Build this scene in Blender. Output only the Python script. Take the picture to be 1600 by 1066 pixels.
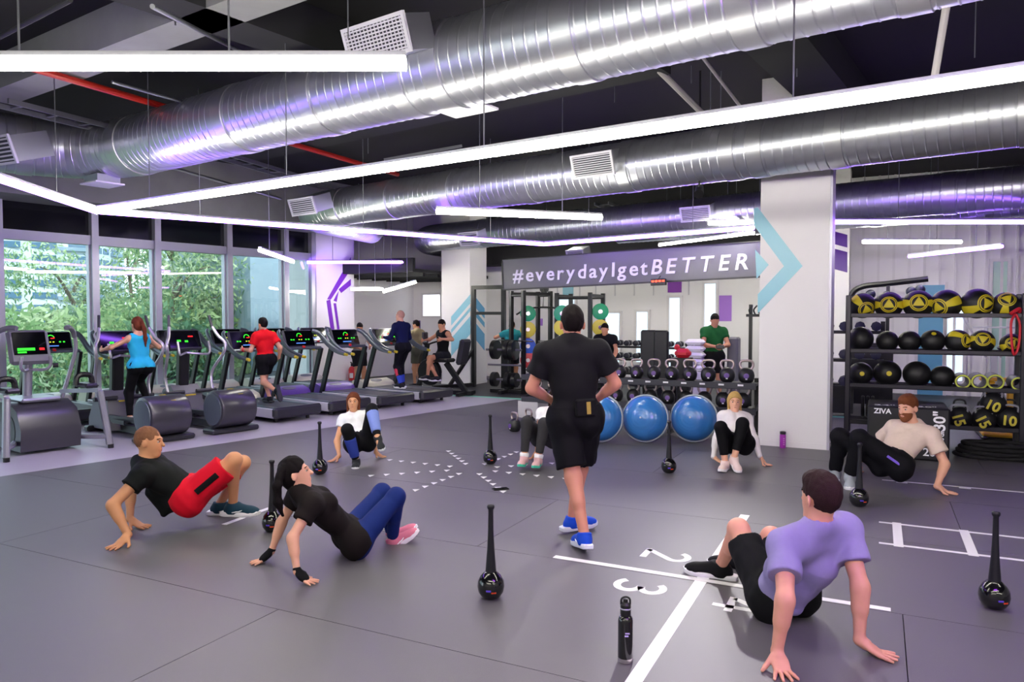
import bpy, math, random
import numpy as np
from mathutils import Vector, Matrix
for o in list(bpy.data.objects): bpy.data.objects.remove(o)
SC = bpy.context.scene
COL = SC.collection
R = math.radians
# ------------------------------------------------------------------ camera
FPX, CAMH = 1150.0, 1.7
PITCH = math.atan(40 / FPX)
cam = bpy.data.cameras.new('camera'); cam.sensor_width = 36; cam.lens = FPX / 1600 * 36
cam.clip_start = .05; cam.clip_end = 800
camo = bpy.data.objects.new('camera', cam); COL.objects.link(camo)
camo.location = (0, 0, CAMH); camo.rotation_euler = (R(90) - PITCH, 0, 0)
SC.camera = camo
# ------------------------------------------------------------------ world, exposure
SC.view_settings.view_transform = 'Standard'; SC.view_settings.look = 'None'
SC.view_settings.gamma = 1; SC.view_settings.use_curve_mapping = False
SC.view_settings.exposure = 1.0
W = bpy.data.worlds.new('sky'); SC.world = W; W.use_nodes = True
_n = W.node_tree.nodes; _bg = _n['Background']
_bg.inputs[0].default_value = (.80, .90, 1.0, 1); _bg.inputs[1].default_value = 2.0
sun = bpy.data.lights.new('sun', 'SUN'); sun.energy = 3.; sun.angle = R(6); sun.color = (1, .95, .86)
suno = bpy.data.objects.new('sun', sun); COL.objects.link(suno); suno.rotation_euler = (R(48), 0, R(40))
SC.cycles.max_bounces = 7; SC.cycles.diffuse_bounces = 3; SC.cycles.glossy_bounces = 4; SC.cycles.transparent_max_bounces = 10
SC.cycles.sample_clamp_indirect = 6; SC.cycles.caustics_reflective = False; SC.cycles.caustics_refractive = False
STRIP_W, STRIP_P = 34.0, 17.0       # radiance of the white and the violet light bars
# ------------------------------------------------------------------ pixel helpers: a viewing ray cut at a known height or distance
def ray(px, py):
    x = (px - 800) / FPX; z = -(py - 533) / FPX
    c, s = math.cos(PITCH), math.sin(PITCH)
    return np.array([x, c + z * s, -s + z * c])
def fl(px, py, z=0.):
    d = ray(px, py); return np.array([0, 0, CAMH]) + d * ((z - CAMH) / d[2])
def at(px, py, Y):
    d = ray(px, py); return np.array([0, 0, CAMH]) + d * (Y / d[1])
# ------------------------------------------------------------------ room axes
GA, WA = R(26.45), R(37.6)
gx = np.array([math.cos(GA), -math.sin(GA), 0]); gy = np.array([math.sin(GA), math.cos(GA), 0])   # along racks / away
wx = np.array([math.sin(WA), math.cos(WA), 0]); wy = np.array([-math.cos(WA), math.sin(WA), 0])   # along windows / towards them
RZ_G, RZ_W = -GA, R(90) - WA
DD = np.array([.8, -.6, 0])
ZC = 4.75
WALLN, MATN = 14.5, 8.98
def Wp(s, n, z=0): return wx * s + wy * n + np.array([0, 0, z])
def Gp(s, n, z=0): return gx * s + gy * n + np.array([0, 0, z])
# ------------------------------------------------------------------ materials
def srgb(h):
    h = h.lstrip('#'); c = [int(h[i:i + 2], 16) / 255 for i in (0, 2, 4)]
    return tuple(x / 12.92 if x <= .04045 else ((x + .055) / 1.055) ** 2.4 for x in c) + (1,)
MATS = {}
def mat(name, hexc, rough=.5, metal=0., bump=0., bscale=60., var=0., vscale=8., emit=0., coat=0., spec=None, sheen=0., sub=0.):
    if name in MATS: return MATS[name]
    m = bpy.data.materials.new(name); m.use_nodes = True; MATS[name] = m
    nt = m.node_tree; b = nt.nodes['Principled BSDF']; c = srgb(hexc)
    b.inputs['Base Color'].default_value = c; b.inputs['Roughness'].default_value = rough; b.inputs['Metallic'].default_value = metal
    if spec is not None: b.inputs['Specular IOR Level'].default_value = spec
    if coat: b.inputs['Coat Weight'].default_value = coat; b.inputs['Coat Roughness'].default_value = .08
    if sheen: b.inputs['Sheen Weight'].default_value = sheen
    if sub:
        b.inputs['Subsurface Weight'].default_value = sub; b.inputs['Subsurface Radius'].default_value = (.02, .008, .004)
    if emit:
        b.inputs['Emission Color'].default_value = c; b.inputs['Emission Strength'].default_value = emit
    if bump or var:
        tc = nt.nodes.new('ShaderNodeTexCoord')
    if var:
        nz = nt.nodes.new('ShaderNodeTexNoise'); nz.inputs['Scale'].default_value = vscale; nz.inputs['Detail'].default_value = 4
        nt.links.new(tc.outputs['Object'], nz.inputs['Vector'])
        mx = nt.nodes.new('ShaderNodeMix'); mx.data_type = 'RGBA'
        mx.inputs['A'].default_value = tuple(x * (1 - var) for x in c[:3]) + (1,); mx.inputs['B'].default_value = tuple(min(1, x * (1 + var)) for x in c[:3]) + (1,)
        nt.links.new(nz.outputs['Fac'], mx.inputs['Factor']); nt.links.new(mx.outputs['Result'], b.inputs['Base Color'])
    if bump:
        nb = nt.nodes.new('ShaderNodeTexNoise'); nb.inputs['Scale'].default_value = bscale; nb.inputs['Detail'].default_value = 3
        nt.links.new(tc.outputs['Object'], nb.inputs['Vector'])
        bp = nt.nodes.new('ShaderNodeBump'); bp.inputs['Strength'].default_value = bump; bp.inputs['Distance'].default_value = .02
        nt.links.new(nb.outputs['Fac'], bp.inputs['Height']); nt.links.new(bp.outputs['Normal'], b.inputs['Normal'])
    return m
def emat(name, hexc, k):
    if name in MATS: return MATS[name]
    m = bpy.data.materials.new(name); m.use_nodes = True; MATS[name] = m
    nt = m.node_tree; nt.nodes.remove(nt.nodes['Principled BSDF'])
    e = nt.nodes.new('ShaderNodeEmission'); e.inputs[0].default_value = srgb(hexc); e.inputs[1].default_value = k
    nt.links.new(e.outputs[0], nt.nodes['Material Output'].inputs[0]); return m
def glassmat(name, tint, refl=.10, rough=0.):
    if name in MATS: return MATS[name]
    m = bpy.data.materials.new(name); m.use_nodes = True; MATS[name] = m
    nt = m.node_tree; nt.nodes.remove(nt.nodes['Principled BSDF'])
    t = nt.nodes.new('ShaderNodeBsdfTransparent'); t.inputs[0].default_value = srgb(tint)
    g = nt.nodes.new('ShaderNodeBsdfGlossy'); g.inputs['Roughness'].default_value = rough
    x = nt.nodes.new('ShaderNodeMixShader'); lw = nt.nodes.new('ShaderNodeLayerWeight'); lw.inputs[0].default_value = refl
    mr = nt.nodes.new('ShaderNodeMath'); mr.operation = 'MULTIPLY_ADD'; mr.inputs[1].default_value = .8; mr.inputs[2].default_value = refl * .5
    nt.links.new(lw.outputs['Fresnel'], mr.inputs[0]); nt.links.new(mr.outputs[0], x.inputs[0])
    nt.links.new(t.outputs[0], x.inputs[1]); nt.links.new(g.outputs[0], x.inputs[2])
    nt.links.new(x.outputs[0], nt.nodes['Material Output'].inputs[0]); return m
# ------------------------------------------------------------------ mesh builder
def I4(): return Matrix.Identity(4)
def TR(loc=(0, 0, 0), rx=0, ry=0, rz=0):
    return Matrix.Translation(Vector(loc)) @ Matrix.Rotation(rz, 4, 'Z') @ Matrix.Rotation(ry, 4, 'Y') @ Matrix.Rotation(rx, 4, 'X')
def frame(o, x, y, z):
    return Matrix(((x[0], y[0], z[0], o[0]), (x[1], y[1], z[1], o[1]), (x[2], y[2], z[2], o[2]), (0, 0, 0, 1)))
class MB:
    def __init__(s): s.v = []; s.f = []; s.m = []; s.mi = 0
    def add(s, vs, fs, M=None):
        k = len(s.v)
        if M is not None: vs = [tuple(M @ Vector(v)) for v in vs]
        s.v += [tuple(v) for v in vs]; s.f += [tuple(i + k for i in f) for f in fs]; s.m += [s.mi] * len(fs); return s
    def box(s, c, d, M=None, bev=0.):
        x, y, z = d[0] / 2, d[1] / 2, d[2] / 2
        T = Matrix.Translation(Vector(c)); T = (M @ T) if M is not None else T
        if bev <= 0:
            vs = [(-x, -y, -z), (x, -y, -z), (x, y, -z), (-x, y, -z), (-x, -y, z), (x, -y, z), (x, y, z), (-x, y, z)]
            return s.add(vs, [(0, 3, 2, 1), (4, 5, 6, 7), (0, 1, 5, 4), (1, 2, 6, 5), (2, 3, 7, 6), (3, 0, 4, 7)], T)
        b = min(bev, x * .95, y * .95, z * .95); vs = []; idx = {}
        for i in (-1, 1):
            for j in (-1, 1):
                for k in (-1, 1):
                    idx[i, j, k, 0] = len(vs); vs.append((i * x, j * (y - b), k * (z - b)))
                    idx[i, j, k, 1] = len(vs); vs.append((i * (x - b), j * y, k * (z - b)))
                    idx[i, j, k, 2] = len(vs); vs.append((i * (x - b), j * (y - b), k * z))
        fs = []
        for a in range(3):
            p, q = [t for t in range(3) if t != a]
            for sg in (-1, 1):
                loop = []
                for u, w in ((-1, -1), (1, -1), (1, 1), (-1, 1)):
                    t = [0, 0, 0]; t[a] = sg; t[p] = u; t[q] = w; loop.append(idx[tuple(t) + (a,)])
                if (sg > 0) != (a != 1): loop.reverse()
                fs.append(tuple(loop))
            for u in (-1, 1):
                for w in (-1, 1):
                    t0 = [0, 0, 0]; t0[a] = -1; t0[p] = u; t0[q] = w; t1 = list(t0); t1[a] = 1
                    l = [idx[tuple(t0) + (p,)], idx[tuple(t1) + (p,)], idx[tuple(t1) + (q,)], idx[tuple(t0) + (q,)]]
                    if (u * w > 0) == (a != 1): l.reverse()
                    fs.append(tuple(l))
        for i in (-1, 1):
            for j in (-1, 1):
                for k in (-1, 1):
                    l = [idx[i, j, k, 0], idx[i, j, k, 1], idx[i, j, k, 2]]
                    if i * j * k < 0: l.reverse()
                    fs.append(tuple(l))
        return s.add(vs, fs, T)
    def beam(s, a, b, w, h, up=(0, 0, 1), bev=0.):
        a, b = Vector(a), Vector(b); z = (b - a); L = z.length; z.normalize()
        x = Vector(up).cross(z)
        if x.length < 1e-4: x = Vector((1, 0, 0))
        x.normalize(); y = z.cross(x)
        return s.box((0, 0, 0), (w, h, L), frame((a + b) / 2, x, y, z), bev)
    def cyl(s, a, b, r0, r1=None, n=14, caps=True):
        return s.tube([a, b], [r0, r0 if r1 is None else r1], n, caps)
    def tube(s, path, r, n=10, caps=True, flat=1., up=None):
        P = [Vector(p) for p in path]; m = len(P); rr = r if isinstance(r, (list, tuple)) else [r] * m
        T = [((P[min(i + 1, m - 1)] - P[max(i - 1, 0)]).normalized()) for i in range(m)]
        ref = Vector(up) if up else (Vector((0, 0, 1)) if abs(T[0].z) < .9 else Vector((1, 0, 0)))
        x = (ref - T[0] * ref.dot(T[0])).normalized(); vs = []
        for i in range(m):
            x = (x - T[i] * x.dot(T[i])).normalized(); y = T[i].cross(x)
            for j in range(n):
                a = 2 * math.pi * j / n; vs.append(P[i] + (x * math.cos(a) * flat + y * math.sin(a)) * rr[i])
        fs = []
        for i in range(m - 1):
            for j in range(n):
                k = (j + 1) % n; fs.append((i * n + j, i * n + k, (i + 1) * n + k, (i + 1) * n + j))
        if caps:
            fs.append(tuple(range(n - 1, -1, -1))); fs.append(tuple((m - 1) * n + j for j in range(n)))
        return s.add(vs, fs)
    def lathe(s, prof, n=24, M=None, caps=True):
        vs = []; fs = []; m = len(prof)
        for r, z in prof:
            for j in range(n):
                a = 2 * math.pi * j / n; vs.append((r * math.cos(a), r * math.sin(a), z))
        for i in range(m - 1):
            for j in range(n):
                k = (j + 1) % n; fs.append((i * n + j, i * n + k, (i + 1) * n + k, (i + 1) * n + j))
        if caps and prof[0][0] > 1e-5: fs.append(tuple(range(n - 1, -1, -1)))
        if caps and prof[-1][0] > 1e-5: fs.append(tuple((m - 1) * n + j for j in range(n)))
        return s.add(vs, fs, M)
    def ball(s, c, r, n=20, m=12, M=None):
        r = (r, r, r) if not isinstance(r, (tuple, list)) else r
        T = Matrix.Translation(Vector(c)) @ Matrix.Diagonal((r[0], r[1], r[2], 1))
        if M is not None: T = M @ T
        return s.lathe([(max(1e-6, math.sin(math.pi * i / m)), -math.cos(math.pi * i / m)) for i in range(m + 1)], n, T)
    def prism(s, poly, z0, z1, M=None):
        n = len(poly)
        A = sum(poly[i][0] * poly[(i + 1) % n][1] - poly[(i + 1) % n][0] * poly[i][1] for i in range(n))
        if A < 0: poly = poly[::-1]
        vs = [(p[0], p[1], z0) for p in poly] + [(p[0], p[1], z1) for p in poly]
        fs = [tuple(range(n - 1, -1, -1)), tuple(range(n, 2 * n))] + [(i, (i + 1) % n, n + (i + 1) % n, n + i) for i in range(n)]
        return s.add(vs, fs, M)
    def mesh(s, name, mats, ang=35):
        me = bpy.data.meshes.new(name); me.from_pydata(s.v, [], s.f)
        mats = mats if isinstance(mats, (list, tuple)) else [mats]
        for m in mats: me.materials.append(m)
        if len(mats) > 1: me.polygons.foreach_set('material_index', s.m)
        me.polygons.foreach_set('use_smooth', [True] * len(s.f))
        me.set_sharp_from_angle(angle=R(ang)); me.update(); return me
    def build(s, name, mats, parent=None, ang=35):
        return link(name, s.mesh(name, mats, ang), parent)
def link(name, me, parent=None):
    o = bpy.data.objects.new(name, me); COL.objects.link(o)
    if parent is not None: o.parent = parent
    return o
def tag(o, label=None, cat=None, group=None, kind=None):
    if label: o['label'] = label
    if cat: o['category'] = cat
    if group: o['group'] = group
    if kind: o['kind'] = kind
    return o
def thing(name, label, cat, loc=(0, 0, 0), rz=0, group=None):
    o = bpy.data.objects.new(name, None); COL.objects.link(o); o.empty_display_size = .1
    o.location = tuple(float(x) for x in loc); o.rotation_euler = (0, 0, rz); return tag(o, label, cat, group)
KIDS = {}
def copy_tree(o, parent=None):
    c = o.copy(); COL.objects.link(c)
    if parent is not None: c.parent = parent
    for ch in o.children: copy_tree(ch, c)
    return c
def dup(root, loc, rz, label, group=None):
    c = copy_tree(root); c.location = tuple(float(x) for x in loc); c.rotation_euler = (0, 0, rz)
    tag(c, label, None, group); return c
def bez(pts, n=8):      # Catmull-Rom through the points
    P = [Vector(p) for p in pts]; P = [P[0] * 2 - P[1]] + P + [P[-1] * 2 - P[-2]]; out = []
    for i in range(1, len(P) - 2):
        for k in range(n):
            t = k / n; a, b, c, d = P[i - 1:i + 3]
            out.append(.5 * (2 * b + (c - a) * t + (2 * a - 5 * b + 4 * c - d) * t * t + (3 * b - a - 3 * c + d) * t ** 3))
    return out + [P[-2]]
def clip_poly(poly, nrm, d):     # keep nrm.p <= d (2D)
    out = []
    for i in range(len(poly)):
        a, b = poly[i], poly[(i + 1) % len(poly)]
        da, db = a[0] * nrm[0] + a[1] * nrm[1] - d, b[0] * nrm[0] + b[1] * nrm[1] - d
        if da <= 0: out.append(a)
        if (da < 0) != (db < 0) and abs(da - db) > 1e-9:
            t = da / (da - db); out.append((a[0] + (b[0] - a[0]) * t, a[1] + (b[1] - a[1]) * t))
    return out
# ================================================================== materials used all over
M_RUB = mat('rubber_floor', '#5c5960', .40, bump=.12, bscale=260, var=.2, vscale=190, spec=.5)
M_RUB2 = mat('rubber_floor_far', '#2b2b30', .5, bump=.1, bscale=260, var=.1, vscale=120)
M_JOINT = mat('mat_joint', '#17171a', .9)
M_VINYL = mat('grey_vinyl', '#b8b3c0', .35, var=.05, vscale=3)
M_WHITE = mat('white_paint', '#e9e7ea', .55, bump=.02, bscale=20)
M_WALL = mat('wall_paint', '#f3f1f4', .6)
M_BLACKC = mat('black_ceiling', '#070708', .85)
M_CONC = mat('grey_concrete', '#8d8e90', .8, var=.2, vscale=2.5, bump=.1, bscale=14)
M_BEAM = mat('beam_grey', '#1d1e22', .85, var=.12, vscale=3)
M_ALU = mat('silver_frame', '#b9bac4', .38, metal=.35)
M_GALV = mat('galvanised', '#c3c6d0', .33, metal=.88, var=.16, vscale=7)
M_GALV2 = mat('galvanised_band', '#c6c8d0', .36, metal=.9)
M_BLK = mat('black_metal', '#141416', .38)
M_BLKG = mat('black_gloss', '#08080a', .10, coat=.6)
M_DGREY = mat('dark_grey_plastic', '#2c2c33', .36)
M_PANELD = mat('dark_upper_glass', '#0b0c16', .12)
M_MARK = mat('floor_marking', '#eceaf0', .5)
M_MINT = mat('mint_marking', '#7fd6bd', .5)
M_BLUE = mat('arrow_blue', '#8cc7db', .3)
M_PURP = mat('arrow_purple', '#7a2bb8', .3)
M_PURP2 = mat('arrow_purple_dark', '#4a1a86', .35)
M_GREY = mat('mid_grey_plastic', '#6b6a74', .4)
M_SIL = mat('silver_paint', '#aeaeba', .3, metal=.55)
M_CHROME = mat('brushed_steel', '#cfc9cc', .22, metal=1.)
M_GLASS = glassmat('window_glass', '#e4eeee', .12)
M_LW = emat('white_light', '#fffbe8', STRIP_W)
M_LP = emat('violet_light', '#9a63ff', STRIP_P)
M_ROD = mat('hanger_rod', '#8a8c94', .4, metal=.8)
M_RED = mat('red_pipe', '#b5271d', .4)
# ================================================================== floor: rubber mats laid in strips
fb = MB(); fb.prism(clip_poly(clip_poly([(-28, -20), (32, -20), (32, 40), (-28, 40)], wy[:2], WALLN + 1.2), gy[:2], 18.3), -.09, -.03); fbo = fb.build('floor', M_JOINT)
tag(fbo, 'dark rubber training floor laid in wide strips', 'floor', kind='structure')
MINT_N = 13.34
row = -4.49; k = 0
w2, n2 = wx[:2], wy[:2]
while row < MINT_N - .01:
    hi = min(row + 1.53, MINT_N); off = (k * 2.77) % 6.0; s0 = -16 - off
    while s0 < 14:
        g = .0025
        poly = [tuple(Gp(a, b)[:2]) for a, b in ((s0 + g, row + g), (s0 + 6.0 - g, row + g), (s0 + 6.0 - g, hi - g), (s0 + g, hi - g))]
        poly = clip_poly(poly, n2, MATN)
        cx = sum(p[0] for p in poly) / max(1, len(poly)); cy = sum(p[1] for p in poly) / max(1, len(poly))
        if len(poly) > 2 and (abs(cx) < cy * .75 + 3.5) and cy > -1:
            MB().prism(poly, -.03, 0).build('mat', M_RUB, fbo)
        elif len(poly) > 2:
            MB().prism(poly, -.03, 0).build('mat', M_RUB, fbo)
        s0 += 6.0
    row = hi; k += 1
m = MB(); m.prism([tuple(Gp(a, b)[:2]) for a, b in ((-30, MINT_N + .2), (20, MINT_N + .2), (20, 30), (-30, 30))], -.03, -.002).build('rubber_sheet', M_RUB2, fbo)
m = MB(); m.prism([tuple(Gp(a, b)[:2]) for a, b in ((-9.2, MINT_N), (14, MINT_N), (14, MINT_N + .2), (-9.2, MINT_N + .2))], -.03, .0).build('mint_line', M_MINT, fbo)
vin = clip_poly([tuple(Wp(s, n)[:2]) for s, n in ((-8, MATN), (13.5, MATN), (13.5, WALLN + .3), (-8, WALLN + .3))], gy[:2], MINT_N)
o = MB().prism(vin, -.03, .001).build('floor_vinyl', M_VINYL); tag(o, 'pale grey vinyl floor strip under the cardio machines', 'floor', kind='structure')
# ------------------------------------------------------------------ floor markings (flat print, a skin of paint on the mats)
def gline(mb, s0, n0, s1, n1, w, z=.0015):
    a, b = np.array([s0, n0]), np.array([s1, n1]); d = (b - a) / np.linalg.norm(b - a); q = np.array([-d[1], d[0]]) * w / 2
    mb.prism([tuple(Gp(*p)[:2]) for p in (a + q, b + q, b - q, a - q)], 0.0002, z)
mk = thing('floor_lines', 'white painted cross lines with numbers 2, 3 and 4 on the floor', 'floor marking')
m = MB(); gline(m, -2.02, 4.73, .09, 4.73, .055); m.build('cross_line', M_MARK, mk)
m = MB(); gline(m, -.99, 4.70, -.99, 2.2, .075); m.build('stem_line', M_MARK, mk)
m = MB(); gline(m, -.99, 6.45, -.99, 4.76, .075, .0013); m.build('stem_line', M_MARK, mk)
def stroke(pts, w):
    P = [np.array(p, float) for p in pts]; L = []; Rr = []
    for i in range(len(P)):
        d = P[min(i + 1, len(P) - 1)] - P[max(i - 1, 0)]; d = d / np.linalg.norm(d); q = np.array([-d[1], d[0]]) * w / 2
        L.append(P[i] + q); Rr.append(P[i] - q)
    return L, Rr
def digit(name, pts_list, cs, cn, size, w):          # digits drawn in local (u right, v up); read from the far-right side
    m = MB()
    for pts in pts_list:
        L, Rr = stroke(pts, w)
        for i in range(len(L) - 1):
            quad = [L[i], L[i + 1], Rr[i + 1], Rr[i]]
            # reading-right (u) runs along gy, reading-up (v) runs along -gx: the digit lies on its side as in the photo
            m.prism([tuple(Gp(cs + (p[1]) * size * UPS, cn + (p[0]) * size * UPN)[:2]) for p in quad], .0002, .0016)
    m.build(name, M_MARK, mk)
UPS, UPN = 1, -1
def arc(cx, cy, rx, ry, a0, a1, n=14):
    return [(cx + rx * math.cos(R(a0 + (a1 - a0) * i / n)), cy + ry * math.sin(R(a0 + (a1 - a0) * i / n))) for i in range(n + 1)]
D2 = [arc(0, .25, .26, .23, 165, -35) + [(-.27, -.46)], [(-.29, -.44), (.30, -.44)]]
D3 = [arc(0, .235, .25, .21, 150, -90), arc(0, -.225, .28, .235, 90, -150)]
D4 = [[(.12, -.5), (.12, .5)], [(.12, .46), (-.30, -.18)], [(-.36, -.2), (.34, -.2)]]
digit('digit', D2, -1.32, 5.10, .32, .15); digit('digit', D3, -1.31, 4.44, .32, .15); digit('digit', D4, -.685, 4.40, .33, .14)
ld = thing('agility_ladder_print', 'white painted agility ladder printed on the rubber floor', 'floor marking')
for n in (6.10, 6.72):
    m = MB(); gline(m, .03, n, 4.2, n, .04); m.build('rail_line', M_MARK, ld)
for i in range(9):
    m = MB(); gline(m, .16 + i * .47, 6.06, .16 + i * .47, 6.76, .065, .0017); m.build('rung_line', M_MARK, ld)
l2 = thing('agility_ladder_print', 'thin white painted ladder line beside the black plyo box', 'floor marking')
m = MB(); gline(m, .06, 8.47, 4.2, 8.47, .035); m.build('rail_line', M_MARK, l2)
for i in range(6):
    m = MB(); gline(m, .24 + i * .55, 8.40, .24 + i * .55, 8.47, .10, .0017); m.build('rung_line', M_MARK, l2)
l3 = thing('short_floor_line', 'short white painted line by the shoes in dark teal', 'floor marking')
a, b = fl(350, 820), fl(424, 793); A, B = (a @ gx, a @ gy), (b @ gx, b @ gy)
m = MB(); gline(m, A[0], A[1], B[0], B[1], .05); m.build('line', M_MARK, l3)
a, b = fl(590, 822), fl(604, 828); A, B = (a @ gx, a @ gy), (b @ gx, b @ gy)
o = MB(); gline(o, A[0], A[1], B[0] + .25, B[1] - .02, .05); o = o.build('short_floor_line', M_MARK); tag(o, 'white painted line half hidden by the navy leggings', 'floor marking')
st = thing('arrow_star_print', 'star of eight arms of small white triangles on the floor', 'floor marking', Gp(-4., 7.05), RZ_G)
tri = MB().prism([(-.045, -.035), (.05, .0), (-.045, .035)], .0002, .0016).mesh('triangle', M_MARK)
TRI_ROT = R(180)
for a in range(8):
    for j in range(6):
        d = .29 + j * .165; o = link('triangle', tri, st)
        o.location = (d * math.cos(a * math.pi / 4), d * math.sin(a * math.pi / 4), 0); o.rotation_euler = (0, 0, R(-62))
# ================================================================== window wall
MULL = [3.2, 4.58, 6.11, 7.28, 8.83, 10.25, 11.0]
def wbox(mb, s0, s1, n0, n1, z0, z1, bev=0):
    mb.box(((s0 + s1) / 2, (n0 + n1) / 2, (z0 + z1) / 2), (s1 - s0, n1 - n0, z1 - z0), TR((0, 0, 0), rz=RZ_W), bev)
MULL = [-7.3, -5.8, -4.3, -2.8, -1.3, .2, 1.7] + MULL
win = MB(); 
wn = bpy.data.objects.new('window_1', None); COL.objects.link(wn); tag(wn, 'floor to ceiling window wall with silver frames behind the treadmills', 'window', kind='structure')
for s in MULL:
    m = MB(); wbox(m, s - .06, s + .06, WALLN - .10, WALLN + .14, 0, 3.66); m.build('mullion', M_ALU, wn)
for i in range(len(MULL) - 1):
    a, b = MULL[i] + .06, MULL[i + 1] - .06
    m = MB(); wbox(m, a, b, WALLN - .06, WALLN + .12, 3.0, 3.17); m.build('transom', M_ALU, wn)
    m = MB(); wbox(m, a, b, WALLN - .06, WALLN + .12, 0, .12); m.build('sill', M_ALU, wn)
    m = MB(); wbox(m, a, a + .03, WALLN - .02, WALLN + .1, .12, 3.0); wbox(m, b - .03, b, WALLN - .02, WALLN + .1, .12, 3.0); m.build('sash_frame', M_ALU, wn)
    m = MB(); wbox(m, a + .03, b - .03, WALLN + .03, WALLN + .04, .12, 3.0); m.build('pane', M_GLASS, wn)
    m = MB(); wbox(m, a, b, WALLN + .03, WALLN + .05, 3.17, 3.66); m.build('upper_panel', M_PANELD, wn)
o = MB(); wbox(o, -8, 12.6, WALLN - .9, WALLN + .3, 3.66, 3.75); wbox(o, -8, 12.6, WALLN - .9, WALLN - .6, 3.75, ZC)
o = o.build('trim_soffit', M_CONC); tag(o, 'concrete edge beam above the window wall', 'soffit', kind='structure')
# ================================================================== shell: ceiling, walls
o = MB(); o.prism(clip_poly(clip_poly([(-20, -14), (24, -14), (24, 32), (-20, 32)], wy[:2], WALLN + 1.2), gy[:2], 18.3), ZC, ZC + .2); o = o.build('ceiling', M_BLACKC); tag(o, 'black painted ceiling', 'ceiling', kind='structure')
FARN = 18.1
def gbox(mb, s0, s1, n0, n1, z0, z1, bev=0):
    mb.box(((s0 + s1) / 2, (n0 + n1) / 2, (z0 + z1) / 2), (s1 - s0, n1 - n0, z1 - z0), TR((0, 0, 0), rz=RZ_G), bev)
wf = MB(); gbox(wf, -15.5, 16, FARN, FARN + .2, 0, ZC); wf = wf.build('wall_far', M_WALL); tag(wf, 'white far wall behind the free weights', 'wall', kind='structure')
wr = MB(); gbox(wr, 9.5, 9.7, -9, FARN, 0, ZC); wr = wr.build('wall_right', M_WALL); tag(wr, 'white side wall off to the right', 'wall', kind='structure')
wb = MB(); gbox(wb, -14, 9.6, -9.2, -9, 0, ZC); wb = wb.build('wall_back', M_WALL); tag(wb, 'white wall behind the camera', 'wall', kind='structure')
# pier closing the window wall and side wall behind it
pr = MB(); wbox(pr, 11.05, 12.2, WALLN - .12, WALLN + 1.2, 0, ZC); pr = pr.build('column', M_WHITE)
tag(pr, 'white wall pier with purple double arrow beside the last window', 'column', kind='structure')
ws = MB(); wbox(ws, 12.2, 20, WALLN + 1.0, WALLN + 1.2, 0, ZC); ws = ws.build('wall_left', M_WALL); tag(ws, 'white side wall past the window pier', 'wall', kind='structure')
def wallprint(poly, M, mtl, parent, name='arrow', t=.004):
    m = MB(); m.prism(poly, 0, t, M); return m.build(name, mtl, parent)
# purple chevron on pier face (local x = along wall, y = up)
FP = frame(Wp(0, WALLN - .12), wx, (0, 0, 1), -wy)
def onpier(px, py):
    d = ray(px, py); t = (WALLN - .12) / (d @ wy); p = np.array([0, 0, CAMH]) + t * d; return (float(p @ wx), float(p[2]))
def pp(mtl, *q): wallprint([onpier(*p) for p in q], FP, mtl, pr)
pp(M_PURP, (511, 468), (517, 468), (548, 421), (548, 402)); pp(M_PURP, (510, 470), (516, 468), (526, 540), (520, 540))
pp(M_PURP, (529, 452), (533, 458), (548, 446), (548, 436)); pp(M_PURP, (521, 470), (525, 462), (529, 455), (526, 472)); pp(M_PURP, (521, 474), (525, 474), (534, 540), (529, 530))
# columns
def column(s0, s1, n0, n1, label, name='column'):
    m = MB(); gbox(m, s0, s1, n0, n1, 0, ZC); o = m.build(name, M_WHITE); tag(o, label, 'column', kind='structure')
    m = MB(); gbox(m, s0 - .012, s1 + .012, n0 - .012, n1 + .012, 0, .07); m.build('skirting', M_WHITE, o); return o
c1 = column(-1.39, -.54, 10.05, 10.9, 'big white column with pale blue arrow beside the kettlebell rack')
m = MB(); gbox(m, -.56, -.53, 10.03, 10.07, 0, ZC); m.build('corner_trim', M_ALU, c1)
c2 = column(-9.69, -8.88, 15.56, 16.4, 'far white column with blue stripes behind the tank top exerciser')
c3 = column(-1.35, -.55, 16.6, 17.3, 'white column with dark purple stripes behind the ball rack')
def gface(n): return frame(Gp(0, n), gx, (0, 0, 1), -gy)
def ong(px, py, n):
    d = ray(px, py); t = n / (d @ gy); p = np.array([0, 0, CAMH]) + t * d; return (float(p @ gx), float(p[2]))
def gp(n, mtl, par, *q, name='arrow'): return wallprint([ong(p[0], p[1], n - .001) for p in q], gface(n - .001), mtl, par, name)
gp(10.05, M_BLUE, c1, (1178, 326), (1184, 324), (1254, 416), (1225, 416), (1178, 352))
gp(10.05, M_BLUE, c1, (1225, 416), (1254, 416), (1184, 490), (1184, 460))
gp(10.05, M_BLUE, c1, (1180, 390), (1201, 414), (1182, 436))
for a, b in ((0, 14), (20, 26), (34, 62)):
    gp(15.56, M_BLUE, c2, (735, 460 + a), (735, 460 + b), (705, 495 + b), (705, 495 + a))
F2 = frame(Gp(-8.88, 0), gy, (0, 0, 1), gx)
def onside(px, py):
    d = ray(px, py); t = -8.88 / (d @ gx); p = np.array([0, 0, CAMH]) + t * d; return (float(p @ gy), float(p[2]))
for a, b in ((0, 16), (22, 30), (40, 66)):
    wallprint([onside(*p) for p in ((736, 456 + a), (757, 482 + a), (757, 482 + b), (736, 456 + b))], F2, mat('arrow_blue_deep', '#4f9fd0', .3), c2)
for y in (365, 392, 412):
    gp(16.6, M_PURP2, c3, (1301, y - 4), (1324, y + 2), (1324, y + 22 - (y == 412) * 8), (1301, y + 16 - (y == 412) * 8), name='stripe')
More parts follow.
